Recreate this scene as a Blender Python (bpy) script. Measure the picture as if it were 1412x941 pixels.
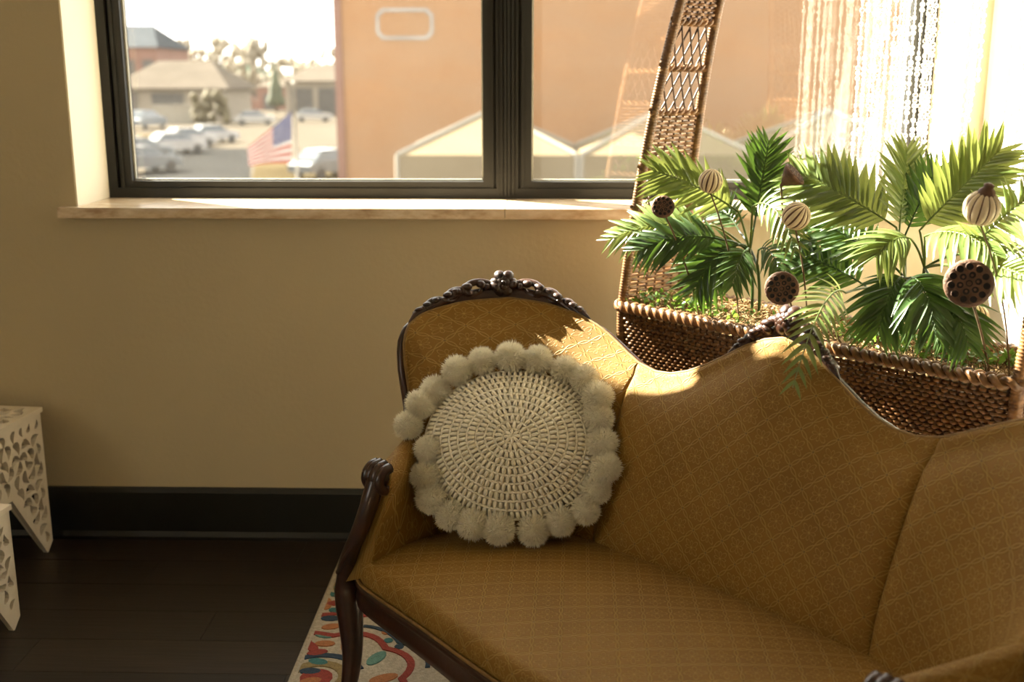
import bpy, math, random
import numpy as np
from mathutils import Vector, Matrix
random.seed(7); rng = np.random.default_rng(7)
PI = math.pi
sc = bpy.context.scene
for o in list(bpy.data.objects): bpy.data.objects.remove(o)
col = sc.collection

# ------------------------------------------------------------------ camera
F_PX, W_PX, H_PX = 1541.0, 1412, 941
PITCH, YAW = math.radians(13.1), math.radians(1.4)
CAM = np.array([0.0, -3.726, 1.601])
fw = np.array([-math.sin(YAW)*math.cos(PITCH), math.cos(YAW)*math.cos(PITCH), -math.sin(PITCH)])
rt = np.array([math.cos(YAW), math.sin(YAW), 0.0])
upv = np.cross(rt, fw)
cd = bpy.data.cameras.new('camera'); cam = bpy.data.objects.new('camera', cd); col.objects.link(cam)
cd.sensor_width = 36; cd.lens = 36*F_PX/W_PX; cd.clip_end = 2000; cd.clip_start = 0.05
M = Matrix.Identity(4)
for i in range(3):
    M[i][0] = rt[i]; M[i][1] = upv[i]; M[i][2] = -fw[i]; M[i][3] = CAM[i]
cam.matrix_world = M
cd.dof.use_dof = True; cd.dof.focus_distance = 2.85; cd.dof.aperture_fstop = 2.5
sc.camera = cam
# pixel helpers: a pixel gives a direction, the surface it lies on gives the distance
def ray(x, y): return fw + rt*(x-706)/F_PX - upv*(y-470.5)/F_PX
def onz(x, y, z): d = ray(x, y); return CAM + d*((z-CAM[2])/d[2])
def ony(x, y, Y): d = ray(x, y); return CAM + d*((Y-CAM[1])/d[1])

# ------------------------------------------------------------------ world, sun, exposure
w = bpy.data.worlds.new('sky'); sc.world = w; w.use_nodes = True
bg = w.node_tree.nodes['Background']; bg.inputs[0].default_value = (1.0, 0.97, 0.925, 1); bg.inputs[1].default_value = 4.2
SUN_AZ, SUN_EL = math.radians(52.5), math.radians(35.5)
sd = Vector((math.sin(SUN_AZ)*math.cos(SUN_EL), -math.cos(SUN_AZ)*math.cos(SUN_EL), -math.sin(SUN_EL)))
sl = bpy.data.lights.new('sun_offscreen', 'SUN'); sl.energy = 66; sl.color = (1.0, 0.92, 0.76); sl.angle = math.radians(0.55)
so = bpy.data.objects.new('sun_offscreen', sl); col.objects.link(so); so.rotation_euler = sd.to_track_quat('-Z', 'Y').to_euler(); so.location = (-6, 8, 9)
vs = sc.view_settings; vs.view_transform = 'Standard'; vs.look = 'None'; vs.gamma = 1; vs.use_curve_mapping = False; vs.exposure = 0.25

# ------------------------------------------------------------------ materials
MATS = {}
class NT:
    def __init__(s, name):
        s.m = bpy.data.materials.new(name); s.m.use_nodes = True; s.t = s.m.node_tree; s.n = s.t.nodes
        s.b = s.n['Principled BSDF']; s.out = s.n['Material Output']; MATS[name] = s.m
    def new(s, t): return s.n.new(t)
    def link(s, a, b): s.t.links.new(a, b)
    def put(s, sock, v):
        if hasattr(v, 'is_output'): s.link(v, sock)
        else: sock.default_value = v
    def math(s, op, a, b=0.0, c=None):
        n = s.new('ShaderNodeMath'); n.operation = op; s.put(n.inputs[0], a); s.put(n.inputs[1], b)
        if c is not None: s.put(n.inputs[2], c)
        return n.outputs[0]
    def mix(s, f, a, b):
        n = s.new('ShaderNodeMix'); n.data_type = 'RGBA'; s.put(n.inputs[0], f)
        for i, v in ((6, a), (7, b)): s.put(n.inputs[i], v if hasattr(v, 'is_output') else (*v[:3], 1))
        return n.outputs[2]
    def ramp(s, f, stops):
        n = s.new('ShaderNodeValToRGB'); s.link(f, n.inputs[0]); cr = n.color_ramp
        while len(cr.elements) < len(stops): cr.elements.new(0.5)
        for e, (p, c) in zip(cr.elements, stops): e.position = p; e.color = (*c[:3], 1) if len(c) >= 3 else (c[0], c[0], c[0], 1)
        return n.outputs[0]
    def coord(s, k='Object'): return s.new('ShaderNodeTexCoord').outputs[k]
    def scale(s, vec, sx, sy, sz):
        n = s.new('ShaderNodeMapping'); s.link(vec, n.inputs[0]); n.inputs[3].default_value = (sx, sy, sz); return n.outputs[0]
    def noise(s, vec, sc_, det=3, rough=.5):
        n = s.new('ShaderNodeTexNoise'); s.link(vec, n.inputs[0]); n.inputs['Scale'].default_value = sc_; n.inputs['Detail'].default_value = det; n.inputs['Roughness'].default_value = rough
        return n.outputs[0]
    def rand(s): return s.new('ShaderNodeObjectInfo').outputs['Random']
    def bump(s, h, st, dist=.01):
        n = s.new('ShaderNodeBump'); s.link(h, n.inputs['Height']); n.inputs['Strength'].default_value = st; n.inputs['Distance'].default_value = dist
        s.link(n.outputs[0], s.b.inputs['Normal'])
    def base(s, c): s.put(s.b.inputs['Base Color'], c if hasattr(c, 'is_output') else (*c, 1))
    def set(s, **k):
        for a, v in k.items(): s.b.inputs[a.replace('_', ' ')].default_value = v

def simple(name, c, rough=.6, var=.15, scale_=8, bump=0, metal=0, coat=0, objvar=0, bscale=None):
    t = NT(name); co = t.coord()
    nz = t.noise(co, scale_)
    d = tuple(x*(1-var) for x in c); l = tuple(min(1, x*(1+var)) for x in c)
    cc = t.ramp(nz, [(.3, d), (.7, l)])
    if objvar:
        h = t.new('ShaderNodeHueSaturation'); t.link(cc, h.inputs['Color'])
        t.link(t.math('MULTIPLY_ADD', t.rand(), 2*objvar, 1-objvar), h.inputs['Value']); cc = h.outputs[0]
    t.base(cc); t.set(Roughness=rough, Metallic=metal, Coat_Weight=coat)
    if bump: t.bump(t.noise(co, bscale or scale_*4, 4), bump)
    return t

simple('wall_paint', (.53, .445, .285), .75, .03, 1.5, .12, bscale=55)
simple('sunlit_wall_paint', (.78, .745, .67), .75, .03, 1.5, .1, bscale=55)  # right wall: tan whitened by sun, with that glare put into the colour
simple('reveal_lit_paint', (.80, .745, .60), .7, .03, 3)  # paler than the wall: window light on the reveals is painted in
simple('ceiling_paint', (.74, .68, .58), .8, .02, 2)
simple('black_metal', (.0065, .007, .0055), .5, .2, 6)
simple('baseboard_black', (.008, .009, .008), .35, .2, 4)
simple('gasket', (.42, .42, .36), .5, .1, 20)
simple('mahogany', (.034, .0110, .0048), .34, .5, 18, .05, coat=.25)
simple('wool', (.95, .885, .71), .95, .04, 60, .15, bscale=420)
simple('pom_wool', (.97, .92, .77), .95, .05, 60)
simple('white_carved', (.74, .66, .52), .6, .06, 12, .1)
simple('pod_brown', (.125, .062, .033), .7, .45, 40, .3)
simple('pod_hole', (.008, .005, .004), .8, .3, 40)
simple('ball_cream', (.80, .66, .42), .5, .12, 40)
simple('ball_brown', (.13, .06, .025), .6, .2, 40)
simple('dry_moss', (.34, .235, .12), .9, .4, 60)
simple('twig', (.12, .075, .035), .8, .3, 50)
simple('bead', (.90, .885, .85), .25, .04, 30)
simple('subfloor', (.012, .009, .006), .7)
for k_ in ('wool', 'pom_wool', 'wall_paint', 'dry_moss'): MATS[k_].node_tree.nodes['Principled BSDF'].inputs['Specular IOR Level'].default_value = .12
for k_ in ('wool', 'pom_wool'):     # light passes through the loose yarn
    nt = MATS[k_].node_tree; pb = nt.nodes['Principled BSDF']; tl = nt.nodes.new('ShaderNodeBsdfTranslucent'); tl.inputs[0].default_value = (.96, .90, .74, 1); mx = nt.nodes.new('ShaderNodeMixShader'); mx.inputs[0].default_value = .25 if k_ == 'pom_wool' else .04
    nt.links.new(pb.outputs[0], mx.inputs[1]); nt.links.new(tl.outputs[0], mx.inputs[2]); nt.links.new(mx.outputs[0], nt.nodes['Material Output'].inputs[0])
# exterior
EXT = ('concrete', 'asphalt', 'dry_grass', 'tent_cloth', 'tent_trim', 'roof_beige', 'roof_slate', 'roof_green')
simple('concrete', (0.0595, 0.0519, 0.0425), .9, .1, .15)
simple('asphalt', (0.0221, 0.0221, 0.0221), .9, .1, .2)
simple('dry_grass', (0.0467, 0.0365, 0.0204), .9, .25, .2)
simple('tent_cloth', (0.1485, 0.1193, 0.0765), .8, .05, .6)
simple('tent_trim', (0.225, 0.207, 0.171), .8, .03, .6)
simple('house_cream', (0.189, 0.162, 0.126), .9, .05, .4)
simple('roof_beige', (0.0765, 0.0663, 0.0553), .9, .1, .5)
simple('roof_slate', (0.0467, 0.0527, 0.0595), .9, .1, .5)
simple('roof_green', (0.0382, 0.0595, 0.0467), .9, .1, .5)
simple('wall_red', (0.162, 0.0855, 0.063), .9, .1, .5)
simple('dark_opening', (0.054, 0.0495, 0.045), .6)
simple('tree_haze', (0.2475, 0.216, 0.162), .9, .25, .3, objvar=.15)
simple('tree_green', (0.045, 0.054, 0.0293), .9, .25, .4)
simple('bush_yellow', (0.0675, 0.054, 0.0248), .9, .2, .5)
simple('bark', (0.1125, 0.081, 0.054), .9)
simple('car_dark', (.10, .115, .13), .25, .05, 2, coat=.6)
simple('car_silver', (0.238, 0.238, 0.238), .25, .05, 2, coat=.6)
simple('car_white', (0.255, 0.2465, 0.2295), .25, .05, 2, coat=.6)
simple('car_glass', (.05, .06, .07), .1)
simple('tyre', (.03, .03, .03), .8)
simple('flag_red', (0.2475, 0.045, 0.0315), .8, .05, 3)
simple('flag_white', (0.3825, 0.36, 0.333), .8, .03, 3)
simple('flag_blue', (0.045, 0.0495, 0.117), .8, .05, 3)
simple('pole_metal', (0.225, 0.207, 0.171), .5)
simple('faded_paint', (0.234, 0.225, 0.207), .9, .15, 1)

for k_ in EXT: MATS[k_].node_tree.nodes['Principled BSDF'].inputs['Specular IOR Level'].default_value = .0
t = NT('brick_wall'); co = t.coord()
bt = t.new('ShaderNodeTexBrick'); t.link(t.scale(co, 1, 1, 1), bt.inputs[0])
mp = t.new('ShaderNodeCombineXYZ'); sx = t.new('ShaderNodeSeparateXYZ'); t.link(co, sx.inputs[0]); t.link(sx.outputs[0], mp.inputs[0]); t.link(sx.outputs[2], mp.inputs[1]); t.link(mp.outputs[0], bt.inputs[0])
bt.inputs['Scale'].default_value = 2.2; bt.inputs['Color1'].default_value = (.25, .124, .049, 1); bt.inputs['Color2'].default_value = (.222, .102, .038, 1); bt.inputs['Mortar'].default_value = (.25, .17, .095, 1)
big = t.noise(t.scale(co, .5, 1, 1.2), .55, 4, .6)
t.base(t.mix(t.ramp(big, [(.35, (0,)), (.65, (.75,))]), bt.outputs[0], (.222, .131, .068))); t.set(Roughness=.9)

t = NT('travertine'); co = t.coord(); nz = t.noise(t.scale(co, 3, 9, 9), 3.5, 6, .62)
t.base(t.ramp(nz, [(.30, (.42, .27, .15)), (.5, (.64, .50, .33)), (.7, (.78, .66, .50))])); t.set(Roughness=.22); t.bump(nz, .05)

t = NT('floor_wood'); co = t.coord(); g = t.noise(t.scale(co, 1.2, 22, 22), 3, 6, .6)
c1 = t.ramp(g, [(.3, (.010, .0065, .004)), (.7, (.026, .0165, .0100))])
h = t.new('ShaderNodeHueSaturation'); t.link(c1, h.inputs['Color']); t.link(t.math('MULTIPLY_ADD', t.rand(), .7, .65), h.inputs['Value']); t.base(h.outputs[0]); t.set(Roughness=.42); t.bump(g, .08)

def damask():
    t = NT('damask'); u = t.coord('UV'); sp = t.new('ShaderNodeSeparateXYZ'); t.link(u, sp.inputs[0]); x, y = sp.outputs[0], sp.outputs[1]
    S = .060
    a = t.math('MULTIPLY', t.math('ADD', x, y), .7071/S); b = t.math('MULTIPLY', t.math('SUBTRACT', x, y), .7071/S)
    fa = t.math('SUBTRACT', t.math('FRACT', a), .5); fb = t.math('SUBTRACT', t.math('FRACT', b), .5)
    aa, ab = t.math('ABSOLUTE', fa), t.math('ABSOLUTE', fb); da, db = t.math('SUBTRACT', .5, aa), t.math('SUBTRACT', .5, ab)
    def chain(d, along):
        off = t.math('MULTIPLY', t.math('ABSOLUTE', t.math('SINE', t.math('MULTIPLY', along, 2*PI))), .060)
        e = t.math('DIVIDE', t.math('ABSOLUTE', t.math('SUBTRACT', d, off)), .030)
        return t.math('MAXIMUM', t.math('SUBTRACT', 1.0, e), 0.0)
    ln = t.math('MAXIMUM', chain(da, b), chain(db, a))
    r = t.math('SQRT', t.math('ADD', t.math('MULTIPLY', fa, fa), t.math('MULTIPLY', fb, fb))); th = t.math('ARCTAN2', fb, fa)
    def petal(amp, k, ph, wd):
        rr = t.math('MULTIPLY_ADD', t.math('COSINE', t.math('MULTIPLY_ADD', th, k, ph)), amp*.5, amp*.55)
        return t.math('MAXIMUM', t.math('SUBTRACT', 1.0, t.math('DIVIDE', t.math('ABSOLUTE', t.math('SUBTRACT', r, rr)), wd)), 0.0)
    mo = t.math('MAXIMUM', petal(.36, 4, 0, .035), t.math('MAXIMUM', petal(.26, 4, PI, .03), t.math('LESS_THAN', r, .045)))
    pat = t.math('MAXIMUM', ln, t.math('MULTIPLY', mo, .9))
    dot = t.math('MULTIPLY', t.math('LESS_THAN', da, .035), t.math('LESS_THAN', db, .035))
    co = t.coord('Object'); nz = t.noise(co, 500, 2); nb = t.noise(co, 6, 3)
    basec = t.ramp(nb, [(.3, (.215, .109, .0150)), (.7, (.260, .136, .0200))])
    c = t.mix(t.math('MULTIPLY', pat, .85), basec, (.415, .263, .068)); c = t.mix(t.math('MULTIPLY', dot, .7), c, (.10, .05, .015))
    t.base(c); t.set(Roughness=.68, Specular_IOR_Level=.25, Sheen_Weight=.08, Sheen_Roughness=.4)
    t.b.inputs['Sheen Tint'].default_value = (1, .85, .55, 1)
    t.bump(t.math('ADD', t.math('MULTIPLY', pat, 1.0), t.math('MULTIPLY', nz, .25)), .6, .0025)
damask()
simple('welt', (.22, .125, .032), .7, .2, 60)

t = NT('wicker'); co = t.coord(); nz = t.noise(co, 45, 3)
h = t.new('ShaderNodeHueSaturation'); t.link(t.ramp(nz, [(.3, (.095, .040, .014)), (.7, (.31, .158, .058))]), h.inputs['Color']); t.link(t.math('MULTIPLY_ADD', t.rand(), .3, .85), h.inputs['Value']); t.base(h.outputs[0]); t.set(Roughness=.42)
simple('wicker_dark', (.075, .034, .014), .5, .3, 40)

def leafmat(name, c1, c2, tr):
    t = NT(name); co = t.coord(); nz = t.noise(co, 4, 3)
    cc = t.ramp(nz, [(.3, c1), (.7, c2)])
    h = t.new('ShaderNodeHueSaturation'); t.link(cc, h.inputs['Color']); t.link(t.math('MULTIPLY_ADD', t.rand(), .5, .75), h.inputs['Value']); cc = h.outputs[0]
    t.base(cc); t.set(Roughness=.30)
    tl = t.new('ShaderNodeBsdfTranslucent'); t.put(tl.inputs[0], (*tr, 1)); mx = t.new('ShaderNodeMixShader'); mx.inputs[0].default_value = .25
    t.link(t.b.outputs[0], mx.inputs[1]); t.link(tl.outputs[0], mx.inputs[2]); t.link(mx.outputs[0], t.out.inputs[0])
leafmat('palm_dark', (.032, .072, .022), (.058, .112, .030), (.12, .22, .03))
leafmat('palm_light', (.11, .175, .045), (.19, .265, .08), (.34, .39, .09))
leafmat('box_leaf', (.06, .15, .025), (.13, .25, .04), (.2, .35, .04))

t = NT('window_glass')
tr = t.new('ShaderNodeBsdfTransparent'); gl = t.new('ShaderNodeBsdfGlossy'); gl.inputs['Roughness'].default_value = .0
tr.inputs[0].default_value = (.97, .97, .95, 1); gl.inputs[0].default_value = (1, 1, 1, 1)
fr = t.new('ShaderNodeLayerWeight'); fr.inputs[0].default_value = .5
mx = t.new('ShaderNodeMixShader'); t.link(t.math('MULTIPLY_ADD', t.math('POWER', fr.outputs['Facing'], 4.0), .55, .055), mx.inputs[0]); t.link(tr.outputs[0], mx.inputs[1]); t.link(gl.outputs[0], mx.inputs[2])
du = t.new('ShaderNodeBsdfTranslucent'); du.inputs[0].default_value = (.9, .87, .8, 1); m2 = t.new('ShaderNodeMixShader')   # thin dust on the pane
t.link(t.math('MULTIPLY_ADD', t.noise(t.coord(), 5, 4), .005, .001), m2.inputs[0]); t.link(mx.outputs[0], m2.inputs[1]); t.link(du.outputs[0], m2.inputs[2]); t.link(m2.outputs[0], t.out.inputs[0])

RUG = dict(rug_cream=(0.462, 0.406, 0.308), rug_red=(0.294, 0.049, 0.035), rug_orange=(0.42, 0.168, 0.063), rug_teal=(0.042, 0.168, 0.168), rug_navy=(0.025, 0.052, 0.084), rug_olive=(0.28, 0.21, 0.091), rug_aqua=(0.119, 0.252, 0.21))
for k, c in RUG.items(): simple(k, c, .95, .18, 90, .5, bscale=260)

# ------------------------------------------------------------------ mesh helpers
class MB:
    def __init__(s): s.v = []; s.f = []; s.uv = []; s.has_uv = False
    def add(s, vs_, fs, uvs=None):
        b = len(s.v); s.v += [tuple(map(float, p)) for p in vs_]; s.f += [tuple(i+b for i in f) for f in fs]
        if uvs is not None: s.has_uv = True; s.uv += list(uvs)
        else: s.uv += [(0, 0)]*len(vs_)
        return s
    def box(s, c, d, rz=0, taper=1.0):
        cx, cy, cz = c; hx, hy, hz = d[0]/2, d[1]/2, d[2]/2; P = []
        for z, k in ((-hz, 1), (hz, taper)):
            for x, y in ((-hx, -hy), (hx, -hy), (hx, hy), (-hx, hy)):
                x, y = x*k, y*k
                P.append((cx+x*math.cos(rz)-y*math.sin(rz), cy+x*math.sin(rz)+y*math.cos(rz), cz+z))
        return s.add(P, [(3, 2, 1, 0), (4, 5, 6, 7), (0, 1, 5, 4), (1, 2, 6, 5), (2, 3, 7, 6), (3, 0, 4, 7)])
    def bbox(s, a, b): return s.box([(x+y)/2 for x, y in zip(a, b)], [abs(y-x) for x, y in zip(a, b)])
    def grid(s, P, uv=None, cu=False, cv=False):
        n, m = len(P), len(P[0]); fs = []
        for i in range(n if cu else n-1):
            for j in range(m if cv else m-1):
                a, b = i*m+j, ((i+1) % n)*m+j; c, d = ((i+1) % n)*m+(j+1) % m, i*m+(j+1) % m
                fs.append((a, b, c, d))
        return s.add([p for r_ in P for p in r_], fs, None if uv is None else [q for r_ in uv for q in r_])
    def tube(s, path, r, n=8, closed=False, caps=True, flat=1.0, ref=None):
        P = np.array(path, float); k = len(P); R = np.full(k, r) if np.isscalar(r) else np.array(r, float)
        T = np.roll(P, -1, 0)-np.roll(P, 1, 0) if closed else np.gradient(P, axis=0)
        T /= np.linalg.norm(T, axis=1)[:, None]+1e-12
        nrm = np.array(ref, float) if ref is not None else (np.array([0, 0, 1.]) if abs(T[0][2]) < .9 else np.array([1., 0, 0])); rings = []
        for i in range(k):
            nrm = nrm-T[i]*(nrm@T[i]); nrm /= np.linalg.norm(nrm)+1e-12; bn = np.cross(T[i], nrm)
            rings.append([P[i]+R[i]*(math.cos(2*PI*j/n)*nrm*flat+math.sin(2*PI*j/n)*bn) for j in range(n)])
        base = len(s.v); s.grid(rings, None, closed, True)
        if caps and not closed:
            s.f.append(tuple(base+j for j in range(n))[::-1]); s.f.append(tuple(base+(k-1)*n+j for j in range(n)))
        return s
    def ell(s, c, rad, nu=8, nv=6, R=None):
        R = np.eye(3) if R is None else np.array(R); c = np.array(c, float); P = []
        for i in range(nv+1):
            a = PI*i/nv
            P.append([c+R@np.array([rad[0]*math.sin(a)*math.cos(2*PI*j/nu), rad[1]*math.sin(a)*math.sin(2*PI*j/nu), rad[2]*math.cos(a)]) for j in range(nu)])
        return s.grid(P, None, False, True)
    def lathe(s, prof, n=16, c=(0, 0, 0), R=None):
        R = np.eye(3) if R is None else np.array(R); c = np.array(c, float)
        return s.grid([[c+R@np.array([r*math.cos(2*PI*j/n), r*math.sin(2*PI*j/n), z]) for j in range(n)] for r, z in prof], None, False, True)
    def prism(s, poly, z0, z1):
        n = len(poly); P = [(x, y, z0) for x, y in poly]+[(x, y, z1) for x, y in poly]
        return s.add(P, [tuple(range(n))[::-1], tuple(range(n, 2*n))]+[(i, (i+1) % n, n+(i+1) % n, n+i) for i in range(n)])
    def mesh(s, name, mat, smooth=False):
        me = bpy.data.meshes.new(name); me.from_pydata(s.v, [], s.f)
        if mat: me.materials.append(MATS[mat])
        if s.has_uv:
            l = me.uv_layers.new(name='UVMap'); idx = np.zeros(len(me.loops), dtype=np.int32); me.loops.foreach_get('vertex_index', idx)
            l.data.foreach_set('uv', np.array(s.uv, dtype=np.float32)[idx].ravel())
        if smooth: me.polygons.foreach_set('use_smooth', [True]*len(me.polygons))
        me.update(); return me
    def build(s, name, mat, parent=None, smooth=False, loc=None):
        o = bpy.data.objects.new(name, s.mesh(name, mat, smooth)); col.objects.link(o)
        if loc is not None: o.location = loc
        if parent is not None: o.parent = parent
        return o
    def shift(s, d):
        d = np.array(d); s.v = [tuple(np.array(p)-d) for p in s.v]; return s

def tag(o, label=None, cat=None, group=None, kind=None):
    for k, v in (('label', label), ('category', cat), ('group', group), ('kind', kind)):
        if v: o[k] = v
    return o
def empty(name, loc=(0, 0, 0), rz=0, **k):
    o = bpy.data.objects.new(name, None); col.objects.link(o); o.location = loc; o.rotation_euler = (0, 0, rz); o.empty_display_size = .1
    return tag(o, **k)
def copy_obj(o, parent=None):
    c = o.copy(); col.objects.link(c); c.parent = parent; return c
def struct(mb, name, mat, parent=None, smooth=False):
    o = mb.build(name, mat, parent, smooth)
    if parent is None: o['kind'] = 'structure'
    return o
def rotm(ax, an): return np.array(Matrix.Rotation(an, 3, Vector(ax)))
def frame_from(zdir, xh=(1, 0, 0)):
    z = np.array(zdir, float); z /= np.linalg.norm(z); x = np.array(xh, float); x = x-z*(x@z); x /= np.linalg.norm(x); return np.stack([x, np.cross(z, x), z], 1)
def bez(a, b, c, n): return [np.array(a)*(1-t)**2+2*t*(1-t)*np.array(b)+t*t*np.array(c) for t in np.linspace(0, 1, n)]
def crom(P, n=10):
    P = np.array(P, float); P = np.vstack([2*P[0]-P[1], P, 2*P[-1]-P[-2]]); out = []
    for i in range(1, len(P)-2):
        a, b, c, d = P[i-1:i+3]
        for k in range(n):
            t = k/n; out.append(.5*(2*b+(c-a)*t+(2*a-5*b+4*c-d)*t*t+(3*b-a-3*c+d)*t**3))
    out.append(P[-2]); return np.array(out)

# ------------------------------------------------------------------ room shell
X0, X1, Y0, ZC = -3.3, 1.437, -5.8, 3.70
OX0, OX1, SZ, HZ, WT = -1.556, 1.365, 1.19, 3.42, .42     # window opening and wall thickness
FY = .29                                                    # inner face of the window frame
m = MB()
m.bbox((X0-.2, 0, -.05), (OX0, WT, ZC)); m.bbox((OX1, 0, -.05), (X1+.3, WT, ZC)); m.bbox((OX0, 0, -.05), (OX1, WT, SZ-.035)); m.bbox((OX0, 0, HZ), (OX1, WT, ZC))
struct(m, 'wall_back', 'wall_paint')
m = MB(); m.bbox((X1, Y0-.3, -.05), (X1+.3, 0, ZC)); struct(m, 'wall_right', 'sunlit_wall_paint')
def holed_wall(name, axis, pos, thick, a0, a1, holes, z0, z1):
    m = MB(); cur = a0
    def bx(p0, p1, q0, q1):
        if axis == 'x': m.bbox((min(pos, pos+thick), p0, q0), (max(pos, pos+thick), p1, q1))
        else: m.bbox((p0, min(pos, pos+thick), q0), (p1, max(pos, pos+thick), q1))
    for h0, h1 in holes:
        bx(cur, h0, -.05, ZC); bx(h0, h1, -.05, z0); bx(h0, h1, z1, ZC); cur = h1
    bx(cur, a1, -.05, ZC); return struct(m, name, 'wall_paint')
holed_wall('wall_left', 'x', X0, -.3, Y0-.3, 0, [(-4.3, -3.0)], 1.1, 2.7)  # unseen opening, added to let soft fill light into the room
holed_wall('wall_front', 'y', Y0, -.3, X0-.3, X1+.3, [], 1.0, 3.1)
m = MB(); m.bbox((X0-.3, Y0-.3, ZC), (X1+.3, WT, ZC+.15)); struct(m, 'ceiling', 'ceiling_paint')
m = MB(); m.bbox((X0-.3, Y0-.3, -.2), (X1+.3, WT, -.012)); floor = struct(m, 'floor', 'subfloor')
pl = MB(); e = .0016; L_, Wd = 1.24, .185
pl.prism([(0, 0), (L_-e, 0), (L_-e, Wd-e), (0, Wd-e)], -.012, 0); pm = pl.mesh('plank', 'floor_wood')
row = 0; y = -.012
while y > Y0:
    x = X0-((row*.47) % 1.24)
    while x < X1-.02:
        a, b = max(x, X0+.002), min(x+L_, X1-.002)
        if b-a > .05:
            o = bpy.data.objects.new('plank', pm); col.objects.link(o); o.parent = floor; o.location = (a, y-Wd, 0); o.scale = ((b-a)/L_, 1, 1)
        x += L_
    y -= Wd; row += 1
def baseboard(name, pts):
    m = MB(); (xa, ya), (xb, yb) = pts; prof = [(0, 0), (.022, 0), (.022, .012), (.013, .030), (.013, .175), (.009, .192), (0, .194)]
    d = np.array([xb-xa, yb-ya]); d /= np.linalg.norm(d); n = np.array([d[1], -d[0]])
    m.grid([[(xx+n[0]*p, yy+n[1]*p, q) for p, q in prof] for xx, yy in pts]); return struct(m, name, 'baseboard_black')
baseboard('baseboard_back', [(X0, 0), (X1, 0)]); baseboard('baseboard_right', [(X1, 0), (X1, Y0)]); baseboard('baseboard_left', [(X0, Y0), (X0, 0)])
m = MB(); m.bbox((OX0-.003, .003, SZ), (OX0+.004, FY-.002, HZ)); m.bbox((OX1-.004, .003, SZ), (OX1+.003, FY-.002, HZ)); m.bbox((OX0+.004, .003, HZ-.004), (OX1-.004, FY-.002, HZ+.003)); struct(m, 'trim_lit_reveal', 'reveal_lit_paint')  # thin liner added to carry the painted-in brightness of the reveals
# stone sill: two slabs with a joint under the mullion
sill = empty('trim_1'); sill['kind'] = 'structure'
for xa, xb, xi in ((-1.605, -.1145, 0), (-.1125, 1.400, 1)):
    m = MB(); ya, yb = -.042, FY+.05
    a_in, b_in = max(xa, OX0), min(xb, OX1)
    poly = [(xa, ya), (xb, ya), (xb, -.001), (b_in, -.001), (b_in, yb), (a_in, yb), (a_in, -.001), (xa, -.001)]
    pp = [p for i, p in enumerate(poly) if p != poly[i-1]]
    m.prism(pp, SZ-.034, SZ); m.build('sill_slab', 'travertine', sill)

# ------------------------------------------------------------------ windows
def rect_frame(m, x0, x1, z0, z1, w_, y0, y1):
    for a, b, c, d in ((x0, x0+w_, z0, z1), (x1-w_, x1, z0, z1), (x0+w_, x1-w_, z0, z0+w_), (x0+w_, x1-w_, z1-w_, z1)): m.bbox((a, y0, c), (b, y1, d))
wx = [(OX0, -.115), (-.115, OX1)]
n_w = 0
for (xa, xb) in wx:
    for (za, zb) in ((SZ, 2.615), (2.615, HZ)):
        n_w += 1
        win = empty(f'window_{n_w}', ((xa+xb)/2, FY, za)); win['kind'] = 'structure'
        off = np.array(win.location)
        def part(mb, name, mat): return mb.shift(off).build(name, mat, win)
        m = MB(); rect_frame(m, xa, xb, za, zb, .036, FY, FY+.10); part(m, 'frame', 'black_metal')
        m = MB(); rect_frame(m, xa+.036, xb-.036, za+.036, zb-.036, .012, FY+.022, FY+.09); part(m, 'stop', 'black_metal')
        m = MB(); rect_frame(m, xa+.046, xb-.046, za+.020, zb-.044, .040, FY+.010, FY+.075)
        rect_frame(m, xa+.050, xb-.050, za+.024, zb-.048, .010, FY+.004, FY+.02); part(m, 'sash', 'black_metal')
        m = MB(); rect_frame(m, xa+.086, xb-.086, za+.060, zb-.084, .006, FY+.036, FY+.048); part(m, 'gasket', 'gasket')
        m = MB(); m.bbox((xa+.088, FY+.046, za+.062), (xb-.088, FY+.050, zb-.086)); part(m, 'pane', 'window_glass')
for xa in (-.155, -.13, -.112, -.09, -.07):   # ridges of the mullion cover
    pass
m = MB()
for xa, d in ((-.150, .004), (-.135, .008), (-.121, .014), (-.109, .014), (-.095, .008), (-.080, .004)): m.bbox((xa-.004, FY-d, SZ+.002), (xa+.004, FY, HZ-.002))
struct(m, 'trim_2', 'black_metal')

# ------------------------------------------------------------------ outside
GZ = -3.6
def gnd(x, y): return onz(x, y, GZ)
m = MB(); m.bbox((-400, .6, GZ-.5), (400, 900, GZ)); struct(m, 'ground', 'concrete')
m = MB(); P = [gnd(185, 262), gnd(345, 262), gnd(345, 205), gnd(215, 205)]; m.prism([(p[0], p[1]) for p in P], GZ, GZ+.02); struct(m, 'road', 'asphalt')
m = MB(); P = [gnd(190, 196), gnd(300, 190), gnd(300, 183), gnd(190, 186)]; m.prism([(p[0], p[1]) for p in P], GZ, GZ+.03); struct(m, 'verge', 'dry_grass')
m = MB(); P = [gnd(345, 262), gnd(470, 262), gnd(470, 222), gnd(352, 226)]; m.prism([(p[0], p[1]) for p in P], GZ, GZ+.03); struct(m, 'lawn', 'dry_grass')
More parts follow.
